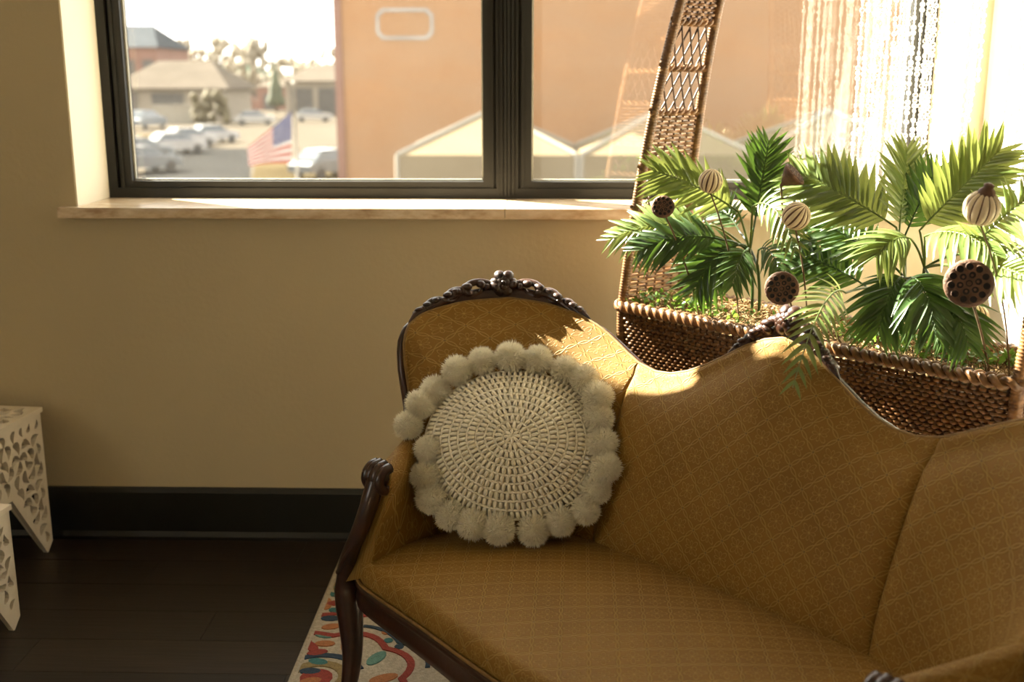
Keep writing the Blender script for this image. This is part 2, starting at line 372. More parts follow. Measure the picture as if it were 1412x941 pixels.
# brick building with a painted panel outline
BY = 42.0; bx0 = ony(471, 200, BY)[0]
root = empty('brick_building', (bx0+12, BY+6, GZ), label='tall brick building with a faded painted panel outline, behind the tents', cat='building')
m = MB(); m.box((0, 0, 8), (24, 12, 16)); m.build('wall', 'brick_wall', root)
m = MB(); c = ony(558, 33, BY); hw, hh = 1.14, .60
def octo(hw, hh, k): return [(-hw+k, -hh), (hw-k, -hh), (hw, -hh+k), (hw, hh-k), (hw-k, hh), (-hw+k, hh), (-hw, hh-k), (-hw, -hh+k)]
A, B = octo(hw, hh, .25), octo(hw-.13, hh-.13, .2)
off = np.array([bx0+12, BY+6, GZ])
P = [np.array([c[0]+x, BY-.03, c[2]+z])-off for x, z in A]+[np.array([c[0]+x, BY-.03, c[2]+z])-off for x, z in B]+[np.array([c[0]+x, BY+.0, c[2]+z])-off for x, z in A]
m.add(P, [(i, (i+1) % 8, 8+(i+1) % 8, 8+i) for i in range(8)]+[(i, 16+i, 16+(i+1) % 8, (i+1) % 8) for i in range(8)]); m.build('painted_outline', 'faded_paint', root)
m = MB(); m.box((-12+7.3, -6.06, 8), (.35, .12, 16)); m.build('wall_strip', 'faded_paint', root)  # pale upright strip down the brick face
m = MB(); m.box((-12+.0, -6.05, 8), (.3, .14, 16)); m.build('corner_strip', 'wall_red', root)
# tents
def tent(xc, yc, wd, ze, zp, lab):
    r = empty('tent', (xc, yc, GZ), label=lab, cat='tent', group='white peaked tents')
    h = wd/2; m = MB(); N = 6; P = []
    for s_ in range(4):
        a = PI/4+s_*PI/2; b = a+PI/2
        A = np.array([h*math.sqrt(2)*math.cos(a), h*math.sqrt(2)*math.sin(a), ze]); B = np.array([h*math.sqrt(2)*math.cos(b), h*math.sqrt(2)*math.sin(b), ze]); T_ = np.array([0, 0, zp])
        m.add([A, B, T_], [(0, 1, 2)])
    m.build('canopy', 'tent_cloth', r)
    m = MB()
    for s_ in range(4):
        a = PI/4+s_*PI/2; A = np.array([h*1.414*math.cos(a), h*1.414*math.sin(a), ze]); m.tube([A, (0, 0, zp)], .09, 5)
    m.build('ridge_trim', 'tent_trim', r)
    m = MB()
    for s_ in range(4):
        a = PI/4+s_*PI/2; b = a+PI/2; A = np.array([h*1.414*math.cos(a), h*1.414*math.sin(a)]); B = np.array([h*1.414*math.cos(b), h*1.414*math.sin(b)])
        m.add([(*A, ze), (*B, ze), (*B, ze-2.1), (*A, ze-2.1)], [(0, 1, 2, 3)])
    m.build('side_curtain', 'tent_cloth', r)
    for s_ in range(4):
        a = PI/4+s_*PI/2; m = MB(); m.tube([(h*1.414*math.cos(a), h*1.414*math.sin(a), 0), (h*1.414*math.cos(a), h*1.414*math.sin(a), ze)], .07, 6); m.build('pole', 'tent_trim', r)
for i, (xl, xr, ye, yp, lab) in enumerate(((545, 797, 214, 152, 'white peaked tent standing before the left corner of the brick building'), (800, 1045, 214, 152, 'white peaked tent seen behind the tall wicker handle'), (1048, 1290, 212, 152, 'white peaked tent seen behind the bead curtain'))):
    A, B = ony(xl, ye, 32), ony(xr, ye, 32); wd = B[0]-A[0]; zp = ony(690, yp, 32+wd/2)[2]
    tent((A[0]+B[0])/2, 32+wd/2, wd*.985, A[2]-GZ, zp-GZ, lab)
# flag
FY_ = 40.0; p0 = ony(405, 118, FY_); r = empty('flagpole', (p0[0], FY_, GZ), label='slim metal flagpole in the dry grass beside the road', cat='flagpole')
m = MB(); m.tube([(0, 0, 0), (0, 0, p0[2]-GZ)], [.07, .045], 8); m.build('pole', 'pole_metal', r, True)
m = MB(); m.ell((0, 0, p0[2]-GZ+.07), (.09, .09, .09)); m.build('finial', 'pole_metal', r, True)
# hoist runs down the pole, the fly hangs off to the left in folds
h0, h1 = ony(402, 153, FY_), ony(402, 226, FY_); f0, f1 = ony(341, 203, FY_), ony(344, 229, FY_)
fl = empty('flag', (h0[0], FY_, h1[2]), label='red, white and blue striped flag drooping from the flagpole', cat='flag')
def fp(s, q):   # s: hoist->fly, q: top->bottom
    a = h0*(1-q)+h1*q; b = f0*(1-q)+f1*q; p = a*(1-s)+b*s
    return np.array([p[0], FY_+.10*math.sin(9*s+2*q)*s, p[2]+.10*math.sin(PI*s)*(q-.4)])-np.array([h0[0], FY_, h1[2]])
def fpatch(s0, s1, q0, q1, dy=0, n=10, k=2): return [[fp(s0+(s1-s0)*i/n, q0+(q1-q0)*j/k)+np.array([0, dy, 0]) for j in range(k+1)] for i in range(n+1)]
for j in range(13):
    m = MB(); a = .42 if j < 7 else 0; m.grid(fpatch(a, 1, j/13, (j+1)/13)); m.build('stripe', 'flag_red' if j % 2 == 0 else 'flag_white', fl, True)
m = MB(); m.grid(fpatch(0, .42, 0, 7/13, 0, 6, 6)); cn = m.build('canton', 'flag_blue', fl, True)
st = MB()
for i in range(9):
    for j in range(5 if i % 2 else 6):
        cpt = fp(.42*(j*2+1+(i % 2))/12, 7/13*(i+1)/10.)+np.array([0, -.012, 0]); pts = []
        for k in range(10):
            rr = .032 if k % 2 == 0 else .013; pts.append(cpt+np.array([rr*math.sin(k*PI/5), 0, rr*math.cos(k*PI/5)]))
        st.add(pts, [tuple(range(10))])
st.build('stars', 'flag_white', cn)['kind'] = 'stuff'
# cars
def car(px_, py_, rz, mat, lab, big=1.0, grp=None):
    g = gnd(px_, py_); r = empty('car', (g[0], g[1], GZ+.02), rz, label=lab, cat='car', group=grp); hw = .88*big
    prof = [(-2.2, .35), (-2.25, .75), (-2.0, .92), (-1.2, 1.0), (1.35, 1.0), (2.1, .88), (2.25, .6), (2.2, .3)]
    m = MB(); P = [[(x*big, y*hw, z*big) for x, z in prof] for y in (-1, -.94, .94, 1)]
    for k in (0, 3): P[k] = [(x*.98, y, z*.97+.01) for x, y, z in P[k]]
    m.grid(P); n = len(prof); m.f.append(tuple(range(n))); m.f.append(tuple(3*n+i for i in range(n))[::-1]); m.build('body', mat, r)
    m = MB(); cb = [(-1.75, 1.0), (-1.15, 1.46), (.35, 1.5), (1.25, 1.0)]
    P = [[(x*big, s_*hw*(.93 if z < 1.2 else .74), z*big) for x, z in cb] for s_ in (-1, 1)]; m.grid(P); m.f += [(0, 1, 2, 3), (7, 6, 5, 4)]; m.build('windows', 'car_glass', r)
    m = MB(); m.add([(x*big, s_*hw*.76, 1.5*big) for x in (-1.15, .38) for s_ in (-1, 1)]+[(x*big, s_*hw*.76, 1.53*big) for x in (-1.1, .33) for s_ in (-1, 1)], [(0, 1, 3, 2), (4, 6, 7, 5), (0, 4, 5, 1), (2, 3, 7, 6), (0, 2, 6, 4), (1, 5, 7, 3)]); m.build('roof', mat, r)
    for x in (-1.4, 1.4):
        for s_ in (-1, 1):
            m = MB(); m.lathe([(0, -.1), (.3, -.1), (.33, -.06), (.33, .06), (.3, .1), (0, .1)], 12, (x*big, s_*hw*.93, .33), rotm((1, 0, 0), PI/2)); m.build('wheel', 'tyre', r)
car(196, 238, .9, 'car_dark', 'dark blue car parked at the road edge beside another dark car', 1.0)
car(192, 222, .9, 'car_dark', 'dark car parked behind the dark blue car at the road edge', 1.0)
car(241, 212, .8, 'car_silver', 'silver car parked in a row along the road', 1.0, 'silver cars in a row')
car(259, 203, .8, 'car_silver', 'silver car parked in a row along the road', 1.0, 'silver cars in a row')
car(293, 197, .8, 'car_silver', 'silver car parked in a row along the road', 1.0, 'silver cars in a row')
car(200, 178, 1.4, 'car_dark', 'dark tall vehicle parked by the cream wall', 1.35)
car(432, 168, .3, 'car_white', 'white car parked before the low dark-fronted building', 1.1)
car(352, 172, .2, 'car_white', 'white car parked by the yellow bush', 1.1)
car(452, 244, 1.0, 'car_dark', 'dark car beside the brick building and the flagpole', 1.0)
# buildings far behind
def house(pl_, pr_, pyb, h, dep, roofh, wall, roof, lab, wins=(), over=.4):
    a, b = gnd(pl_, pyb), gnd(pr_, pyb); wd = b[0]-a[0]; r = empty('house', ((a[0]+b[0])/2, a[1], GZ), label=lab, cat='building')
    m = MB(); m.bbox((-wd/2, 0, 0), (wd/2, dep, h)); m.build('wall', wall, r)
    m = MB(); x, o_ = wd/2+over, over; m.add([(-x, -o_, h), (x, -o_, h), (x, dep+o_, h), (-x, dep+o_, h), (-x*.45, dep/2, h+roofh), (x*.45, dep/2, h+roofh)], [(0, 1, 5, 4), (1, 2, 5), (2, 3, 4, 5), (3, 0, 4), (3, 2, 1, 0)]); m.build('roof', roof, r)
    for (x0, x1, z0, z1) in wins:
        m = MB(); m.bbox((-wd/2+x0*wd, -.08, z0*h), (-wd/2+x1*wd, .1, z1*h)); m.build('window', 'dark_opening', r)
    return r
house(165, 312, 168, 4.3, 14, 3.6, 'house_cream', 'roof_beige', 'cream bungalow with a wide beige hipped roof', ((.32, .62, .45, .85), (.1, .2, .3, .9)), 1.0)
house(120, 222, 150, 11.5, 20, 4.5, 'wall_red', 'roof_slate', 'red walled building with a slate blue roof behind the bungalow', ((.3, .45, .3, .8), (.55, .7, .3, .8), (.8, .95, .3, .8)), .6)
house(255, 372, 143, 5.5, 18, 3.6, 'house_cream', 'roof_green', 'long building with a grey green roof', ((.1, .9, .1, .5),), .5)
house(395, 520, 160, 5.2, 14, 2.6, 'house_cream', 'roof_beige', 'low building with a pale roof and dark open front', ((.06, .3, .05, .8), (.36, .62, .05, .8)), .8)
house(355, 402, 152, 4.2, 10, 1.2, 'wall_red', 'roof_beige', 'small brown shed beside the evergreen tree', ((.2, .5, 0, .7),), .4)
g0, g1 = gnd(211, 171), gnd(268, 171); m = MB(); m.bbox((g0[0], g0[1], GZ), (g1[0], g0[1]+.4, GZ+2.2)); m.bbox((g0[0]-.1, g0[1]-.1, GZ+2.2), (g1[0]+.1, g0[1]+.5, GZ+2.35)); struct(m, 'wall_garden', 'tent_trim')
def tree(px_, dist, pyt, wpx, mat, lab, conical=False, name='tree', group=None):
    top = ony(px_, pyt, dist); hgt = top[2]-GZ; wd = wpx*dist/F_PX; r = empty(name, (top[0], dist, GZ), label=lab, cat='tree', group=group)
    m = MB(); m.tube([(0, 0, 0), (0, 0, hgt*.6)], [wd*.05+.1, .1], 6); m.build('trunk', 'bark', r)
    m = MB()
    if conical: m.lathe([(0, hgt)]+[(wd/2*(1-k/8)*(1 if k % 2 else .8), hgt*(.12+.88*k/8)) for k in range(7, -1, -1)]+[(0, hgt*.12)], 10)
    else:
        for k in range(46):
            a = random.random()*2*PI; zz = random.random(); rr = wd*(.62-.40*zz)*random.random()**.5
            m.ell((rr*math.cos(a)*1.2, rr*math.sin(a), hgt*(.36+.60*zz)), (wd*(.07+.05*random.random()), wd*.08, hgt*(.05+.05*random.random())), 7, 5)
    m.build('crown', mat, r, True)
TL = 'bare hazy tree in the tree line behind the roofs'
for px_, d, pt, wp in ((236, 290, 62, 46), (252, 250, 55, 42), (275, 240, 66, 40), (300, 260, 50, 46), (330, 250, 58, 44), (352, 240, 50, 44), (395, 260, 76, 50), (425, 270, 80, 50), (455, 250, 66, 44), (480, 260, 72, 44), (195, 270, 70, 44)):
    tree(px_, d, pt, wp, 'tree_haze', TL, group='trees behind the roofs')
tree(378, 190, 80, 30, 'tree_green', 'conical evergreen tree between the green roof and the shed', True)
def bush(px_, py_, w_, h_, mat, lab):
    g = gnd(px_, py_); m = MB()
    for k in range(40): a = random.random()*6.28; q = random.random()**.5; zz = random.random(); m.ell((math.cos(a)*q*w_*.5*(1-.4*zz), math.sin(a)*q*w_*.35, h_*(.1+.8*zz)), (w_*.10, w_*.09, h_*.13), 7, 5)
    tag(m.build('bush', mat, None, True, (g[0], g[1], GZ)), lab, 'bush')
bush(290, 172, 5.5, 4.2, 'bush_yellow', 'yellow green bush beside the cream garden wall'); bush(336, 158, 6, 3.6, 'wall_red', 'russet bush before the green roofed building')

# ------------------------------------------------------------------ sofa and basket share a direction
ANG = math.radians(47)
Uv = np.array([math.cos(ANG), -math.sin(ANG)]); Vv = np.array([-math.sin(ANG), -math.cos(ANG)])
U0 = 1.25
def W3(o, v, z): q = (o+U0)*Uv+v*Vv; return np.array([q[0], q[1], z])
def onv(x, y, v):   # pixel on the vertical plane at depth v
    d = ray(x, y); n = np.array([Vv[0], Vv[1], 0]); return CAM+d*((v-CAM@n)/(d@n))
base0 = W3(0, 0, 0)
SOFA = empty('settee', base0, -ANG, label='gold damask Victorian settee with carved dark wooden frame', cat='sofa')
def S(o, v, z): return (o, -v, z)
hp = [(0, .555), (.2, .557), (.4, .57), (.55, .60), (.66, .665), (.725, .755), (.75, .85), (.755, .93)]
half = crom([(-.2, .557)]+hp, 20); half = half[half[:, 0] >= -1e-6]; half[0] = (0, .555)
full = np.vstack([half[::-1]*[-1, 1], half[1:]])
TT = np.concatenate([[0], np.cumsum(np.linalg.norm(np.diff(full, axis=0), axis=1))]); TT -= TT[-1]/2
tg = np.gradient(full, axis=0); tg /= np.linalg.norm(tg, axis=1)[:, None]; NN = np.stack([tg[:, 1], -tg[:, 0]], 1)
ZT = np.array([(0, 1.02), (.05, 1.008), (.10, .985), (.15, .952), (.20, .920), (.25, .895), (.30, .879), (.35, .875), (.40, .886), (.44, .905), (.48, .929), (.52, .955), (.57, .982), (.63, 1.002), (.69, 1.012), (.76, 1.004), (.80, .993), (.83, .978), (.855, .955), (.872, .92), (.881, .87), (.886, .80), (.889, .70)])
def ztop(t): return float(np.interp(abs(t), ZT[:, 0], ZT[:, 1]))
def plan(t, z, d=0.0):
    o = np.interp(t, TT, full[:, 0]); v = np.interp(t, TT, full[:, 1]); n = np.array([np.interp(t, TT, NN[:, 0]), np.interp(t, TT, NN[:, 1])]); n /= np.linalg.norm(n)
    rc = .30+.10*min(1, abs(t)/.7); p = np.array([o, v])+n*(rc*(z-.45)+d); return S(p[0], p[1], z)
SEAM = .40
def back_panel(name, ta, tb, n):
    m = MB(); P = []; UV = []
    for i in range(n+1):
        t = ta+(tb-ta)*i/n; zt = ztop(t); e = min(abs(t-ta), abs(tb-t)) if abs(ta) < .5 and abs(tb) < .5 else min(abs(t-(ta if abs(ta) < .5 else tb)), 9)
        sm = min(1, e/.05); sm = .62+.38*math.sin(sm*PI/2)**.6; rowp = []; rowu = []; acc = 0
        endf = min(1, max(0, (.90-abs(t))/.05))
        for k in range(15):
            q = k/14; z = .40+(zt-.03-.40)*q; pf = min(1, (q+.02)/.35)**.6 if q < .5 else math.sqrt(max(0, 1-((q-.5)/.5)**2.6)); dd = -(.012+.058*sm*pf*(.35+.65*endf))
            rowp.append(plan(t, z, dd))
        for k, (dd, dz) in enumerate(((-.014, -.012), (-.008, -.004), (-.004, -.001), (.010, -.004), (.018, -.016))): rowp.append(plan(t, zt+dz, dd*(.4+.6*sm)))
        for z in (zt-.1, .7, .35): rowp.append(plan(t, min(z, zt-.03), .022))
        for k, p in enumerate(rowp):
            if k: acc += np.linalg.norm(np.array(p)-np.array(rowp[k-1]))
            rowu.append((t, acc))
        P.append(rowp); UV.append(rowu)
    m.grid(P, UV); b = len(P[0])
    m.f.append(tuple(range(b))); m.f.append(tuple(n*b+j for j in range(b))[::-1])
    return m.build(name, 'damask', SOFA, True)
back_panel('center_back', -SEAM, SEAM, 80); back_panel('end_back', SEAM, .888, 70); back_panel('end_back', -.888, -SEAM, 70)
# show-wood rim and welt along the top
ts = np.linspace(-.889, .889, 260)
m = MB(); m.tube([plan(t, max(ztop(t)-.020, .45), .024) for t in ts], .0135, 8); m.build('back_rim', 'mahogany', SOFA, True)
m = MB(); m.tube([plan(t, max(ztop(t)-.002, .45), -.002) for t in ts], .0042, 6); m.build('welt', 'welt', SOFA, True)
for sgn in (-1, 1):
    m = MB(); m.tube([plan(sgn*(.889+.004*k), z, .012) for k, z in enumerate((.74, .70, .62, .5, .36, .28))], [.0125, .014, .018, .022, .024, .024], 8); m.build('back_post', 'mahogany', SOFA, True)
# seat
fo = np.array([0, .2, .37, .55, .66, .73, .79]); fv = np.array([1.160, 1.150, 1.134, 1.120, 1.112, 1.098, 1.058])
def vfront(o): return float(np.interp(abs(o), fo, fv))
fsm = crom(np.stack([np.concatenate([-fo[:0:-1], fo]), np.concatenate([fv[:0:-1], fv])], 1), 10)
def vf(o): return float(np.interp(o, fsm[:, 0], fsm[:, 1]))
m = MB(); P = []; UV = []
for i in range(61):
    a = -1+2*i/60; r_, u_ = [], []
    ob = .735*a; vb = float(np.interp(ob, full[:, 0], full[:, 1]))-.02; of = .785*a; vfr = vf(of)
    for j in range(30):
        b = j/29
        if j < 22: q = j/21*.955; zz = .432+.030*math.sin(PI*min(1, .15+q*.85))*(1-a**4*.9); roll = 0
        else:
            th = (j-21)/8*PI*.60; q = .955+.045*math.sin(min(th, PI/2)); zz = .432-.026+.030*math.sin(PI*min(1, .15+.955*.85))*(1-a**4*.9)+.026*math.cos(th)*1.35-.009
        o_ = ob*(1-q)+of*q; v_ = vb*(1-q)+vfr*q
        if abs(a) > .93: zz -= .035*((abs(a)-.93)/.07)**2
        r_.append(S(o_, v_, zz)); u_.append((o_, v_+max(0, j-21)*.006))
    r_.append(S(of, vfr-.004, .365)); u_.append((of, vfr+.08)); P.append(r_); UV.append(u_)
m.grid(P, UV); m.build('seat', 'damask', SOFA, True)
m = MB(); m.tube([S(o_, vf(o_)+.004, .374) for o_ in np.linspace(-.785, .785, 80)], .0045, 6); m.build('seat_welt', 'welt', SOFA, True)
# front rail swept along the serpentine front
prof = [(-.02, .372), (.010, .372), (.016, .364), (.011, .352), (.006, .346), (.014, .325), (.012, .306), (-.004, .300), (-.02, .302)]
m = MB(); P = []
for o_ in np.linspace(-.775, .775, 70):
    cut = .012*math.cos(o_/.775*PI)+.012
    P.append([S(o_, vf(o_)-.004+d, z-(cut if z < .34 else 0)*.5) for d, z in prof])
m.grid(P, None, False, True); m.build('front_rail', 'mahogany', SOFA, True)
for sgn in (-1, 1):
    m = MB(); m.tube([S(sgn*.745, .62, .34), S(sgn*.775, .85, .34), S(sgn*.785, 1.06, .34)], .03, 6); m.build('side_rail', 'mahogany', SOFA, True)
m = MB(); m.tube([S(-.745, .62, .34), S(-.5, .56, .34), S(0, .53, .34), S(.5, .56, .34), S(.745, .62, .34)], .03, 6); m.build('back_rail', 'mahogany', SOFA, True)
# arms, arm posts and legs
for sgn in (-1, 1):
    g = lambda o_, v_, z_: S(sgn*(o_-(.03 if sgn > 0 and z_ > .5 else 0)), v_, z_)
    path = crom([(.835, .78, .685), (.805, .855, .678), (.765, .93, .665), (.725, 1.00, .650), (.708, 1.035, .640)], 6)
    m = MB(); P = []; UV = []
    for k, (o_, v_, z_) in enumerate(path):   # upholstered arm: inner face up from the seat, round the top, down the outside
        r_ = []; wd = .030+.012*k/len(path)*0; q = k/(len(path)-1); ib = .742-.055*q
        pr = [(ib, .40), (ib-.004, .48), (o_-.040, z_-.05), (o_-.044, z_-.018), (o_-.034, z_+.010), (o_-.012, z_+.024), (o_+.012, z_+.022), (o_+.030, z_+.004), (o_+.034, z_-.025), (ib+.075, .50), (ib+.095*(1-.1*q), .36)]
        P.append([g(a, v_+.065*q*q*max(0, (.64-b)/.24), b) for a, b in pr]); UV.append([(v_, j*.04) for j in range(len(pr))])
    m.grid(P, UV); b = len(P[0]); m.f.append(tuple(range(b))); m.f.append(tuple((len(P)-1)*b+j for j in range(b))[::-1]); m.build('arm', 'damask', SOFA, True)
    pt = crom([(.712, 1.035, .655), (.706, 1.062, .615), (.708, 1.078, .575), (.722, 1.098, .51), (.752, 1.108, .445), (.782, 1.102, .39), (.797, 1.092, .345), (.796, 1.09, .30), (.785, 1.092, .23), (.772, 1.10, .15), (.768, 1.115, .08), (.776, 1.128, .044), (.783, 1.134, .0198)], 6)
    n = len(pt); xs = np.linspace(0, 1, n); rad = np.interp(xs, [0, .1, .3, .45, .54, .62, .75, .88, .95, 1], [.030, .024, .020, .024, .034, .035, .026, .019, .022, .024])
    m = MB(); m.tube([g(*p) for p in pt], rad, 12); m.build('front_leg', 'mahogany', SOFA, True)
    m = MB()   # reeded volute over the arm front
    for dx in (-.030, -.010, .012, .032):
        cv = [(0.005, .676), (.022, .672), (.036, .658), (.040, .640), (.032, .624), (.018, .620), (.012, .632)]
        m.tube(crom([g(.710+dx*.9+.10*(p-.02)*0, 1.022+p, z-abs(dx)*.2) for p, z in cv], 4), .0135, 8)
    m.ell(g(.712, 1.045, .645), (.040, .028, .026), 12, 8); m.build('volute', 'mahogany', SOFA, True)
    m = MB(); m.tube(crom([g(.690, 1.066, .60), g(.706, 1.092, .52), g(.742, 1.128, .445), g(.785, 1.126, .385)], 6), [.006]*19, 6); m.build('post_bead', 'mahogany', SOFA, True)
    m = MB(); m.tube(crom([g(.73, .60, .36), g(.74, .57, .2), g(.76, .52, .016)], 6), np.linspace(.026, .018, 13), 8); m.build('back_leg', 'mahogany', SOFA, True)

# carved crests
def crest(tc, hw, hgt, name, lean):
    root = MB()
    def at(t, dz, d=.012): return np.array(plan(t, ztop(t)+dz, d))
    # plinth strip following the outline
    P = []
    for i in range(41):
        q = -1+2*i/40; t = tc+hw*q; hh = .010+.020*(1-abs(q)**1.6)
        P.append([at(t, -.010, .006), at(t, hh*.7, .001), at(t, hh, .008), at(t, hh*.8, .028), at(t, -.012, .034)])
    root.grid(P); root.f.append((0, 1, 2, 3, 4)); base = 40*5; root.f.append(tuple(base+j for j in (4, 3, 2, 1, 0)))
    o = root.build(name, 'mahogany', SOFA, True)
    # acanthus scrolls
    for sgn in (-1, 1):
        for k, (q0, sz) in enumerate(((.30, 1.0), (.56, .82), (.80, .60))):
            m = MB(); pts = []; rad = []; c0 = tc+sgn*hw*q0; h0 = hgt*(.55 if k == 0 else .50)*(1-.25*k)
            for i in range(22):
                a = i/21*PI*2.1; rr = .024*sz*(1-i/28)
                dt = sgn*(.03*sz-rr*math.cos(a)*1.15); dz = h0+rr*math.sin(a)*1.05-.004
                pts.append(at(c0+dt-sgn*.03*sz, dz, .004+.004*math.sin(i*.5))); rad.append(.0095*sz*(1-.55*i/21)+.002)
            m.tube(pts, rad, 7); 
            tail = [at(c0+sgn*(.018*sz+j*.016*sz), h0*.8-.006*j*sz+.004*math.sin(j), .004) for j in range(6)]
            m.tube(tail, [.009*sz, .0115*sz, .0115*sz, .009*sz, .006*sz, .002], 7)
            m.build('scroll', 'mahogany', o, True)
            m = MB()
            for j in range(4):    # leaf lobes curling over each scroll
                q = c0+sgn*(-.030+.022*j)*sz; R = rotm((0, 1, 0), -sgn*(.5-.35*j))
                m.ell(at(q, h0+.012*sz*math.cos(j-1.2), -.002+.006*(j % 2)), (.021*sz, .013, .0115*sz), 9, 6, R)
            m.build('leaf', 'mahogany', o, True)
        m = MB(); m.ell(at(tc+sgn*hw*.17, hgt*.62, -.002), (.0095, .0095, .0095), 10, 8); m.build('berry', 'mahogany', o, True)
    m = MB(); c = at(tc, hgt*.72, .002)      # rose
    nv_ = (np.array(plan(tc, .9, -1))-np.array(plan(tc, .9, 0))); nv_ = nv_/np.linalg.norm(nv_)+np.array([0, 0, .25]); Rf = frame_from(nv_, (nv_[1], -nv_[0], 0))
    for ring, (rr, n_, s_) in enumerate(((.026, 6, .018), (.014, 5, .013), (.0, 1, .009))):
        for k in range(n_):
            a = 2*PI*k/n_+ring*.5; Rk = Rf@rotm((0, 0, 1), a)@rotm((0, 1, 0), .55)
            m.ell(c+Rf@np.array([rr*math.cos(a), rr*math.sin(a), .004+.007*ring]), (s_, s_*.9, s_*.42), 10, 6, Rk)
    m.build('rose', 'mahogany', o, True)
crest(-.70, .138, .052, 'end_crest', 0); crest(.70, .138, .052, 'end_crest', 0); crest(0, .135, .052, 'center_crest', 0)

# ------------------------------------------------------------------ round crochet cushion with pompoms
cb = onz(704, 744, .47)+np.array([0, -.014, -.010]); al = math.radians(58); adir = np.array([.05, 1.0, 0]); adir /= np.linalg.norm(adir)
upc = adir*math.cos(al)+np.array([0, 0, math.sin(al)]); nc = np.cross(np.cross(upc, [0, 0, 1.]) if False else np.array([1, -.05, 0])/np.linalg.norm([1, -.05, 0]), upc); xr = np.cross(upc, nc)
RC, RP, SQ = .232, .2720, .845
cc_ = cb+upc*(RP*SQ+.028)+nc*.035
Rcm = np.stack([xr, upc*SQ, nc], 1)
CU = empty('crochet_cushion', cb, label='round cream crochet cushion edged with fluffy pompoms, on the settee', cat='cushion')
def cu(r_, a, h=0):  # point on the domed face
    hh = .078*(1-(min(r_, RC)/RC)**2.6)+h
    return cc_+Rcm@np.array([r_*math.cos(a), r_*math.sin(a), hh-.02])-cb
m = MB(); P = []
for i in range(13): P.append([cu(RC*i/12, 2*PI*j/48, -.006) for j in range(48)])
for i in range(11, -1, -1): P.append([cc_+Rcm@np.array([RC*i/12*math.cos(2*PI*j/48), RC*i/12*math.sin(2*PI*j/48), -.026-.055*(1-(i/12)**2.6)])-cb for j in range(48)])
m.grid(P, None, False, True); m.build('cover', 'wool', CU, True)
NR = 10; dr = RC/NR
for k in range(NR):
    m = MB(); r0 = k*dr; n_ = max(8, int(round(2*PI*(r0+dr*.55)/.0145))); ph = rng.uniform(0, 6.28)
    for i in range(n_):
        a = ph+2*PI*i/n_+rng.normal(0, .018/(k+1)); sl_ = rng.normal(.10, .05)*dr
        pts = [cu(r0+dr*q, a+(sl_*(q-.5)+.0008*math.sin(3*q))/max(r0+dr*q, .012), hh) for q, hh in ((.0, -.004), (.22, .0030), (.50, .0046), (.76, .0034), (1.0, -.003))]
        m.tube(pts, [.0030, .0048, .0052, .0047, .0032], 6)
    m.tube([cu(r0+dr*.985, 2*PI*j/96, .0022+.0012*math.sin(j*2.1)) for j in range(96)], .0038, 6, closed=True)
    m.build('crochet_round', 'wool', CU, True)
poms = []
for vnt in range(3):
    m = MB(); m.ell((0, 0, 0), (.030, .030, .030), 12, 8)
    for k in range(2600):
        d = rng.normal(size=3); d /= np.linalg.norm(d); s_ = np.cross(d, rng.normal(size=3)); s_ /= np.linalg.norm(s_); L2 = .0385+.0035*rng.normal()*.6; j = rng.normal(size=3)*.0022; wv = .00075
        a = d*.024; b = d*L2*.85+j*.5; c = d*L2+j
        m.add([a-s_*wv, a+s_*wv, b+s_*wv, c, b-s_*wv], [(0, 1, 2, 3, 4)])
    poms.append(m.mesh('pompom', 'pom_wool'))
NPM = 23
from mathutils.bvhtree import BVHTree
bpy.context.view_layer.update(); PADS = []
for ch in SOFA.children:
    if ch.name.split('.')[0] in ('center_back', 'end_back', 'arm', 'seat'): PADS.append(BVHTree.FromPolygons([ch.matrix_world@v_.co for v_ in ch.data.vertices], [tuple(f_.vertices) for f_ in ch.data.polygons]))
FRONT = Vector(cc_+nc*.30)
def press(p, clear):
    p = Vector(p)
    for _ in range(4):
        for bv in PADS:
            loc, n_, i_, d_ = bv.find_nearest(p)
            if n_.dot(FRONT-loc) < 0: n_ = -n_
            h_ = (p-loc).dot(n_)
            if d_ < .12 and h_ < clear and (h_ > 0 or d_ < .08): p += n_*(clear-h_) if abs(h_) > .6*d_ else Vector((0, 0, 0))
    return np.array(p)
for k in range(NPM):
    a = 2*PI*k/NPM+rng.normal(0, .014); rr = RP+rng.normal(0, .003)
    p = cc_+Rcm@np.array([rr*math.cos(a), rr*math.sin(a), -.010+rng.normal(0, .006)])
    p = press(p, .034)
    o = bpy.data.objects.new('pompom', poms[k % 3]); col.objects.link(o); o.parent = CU; o.location = p-cb; o.rotation_euler = rng.uniform(0, 6, 3); s_ = rng.uniform(1.02, 1.16); o.scale = (s_, s_*rng.uniform(.94, 1.05), s_)

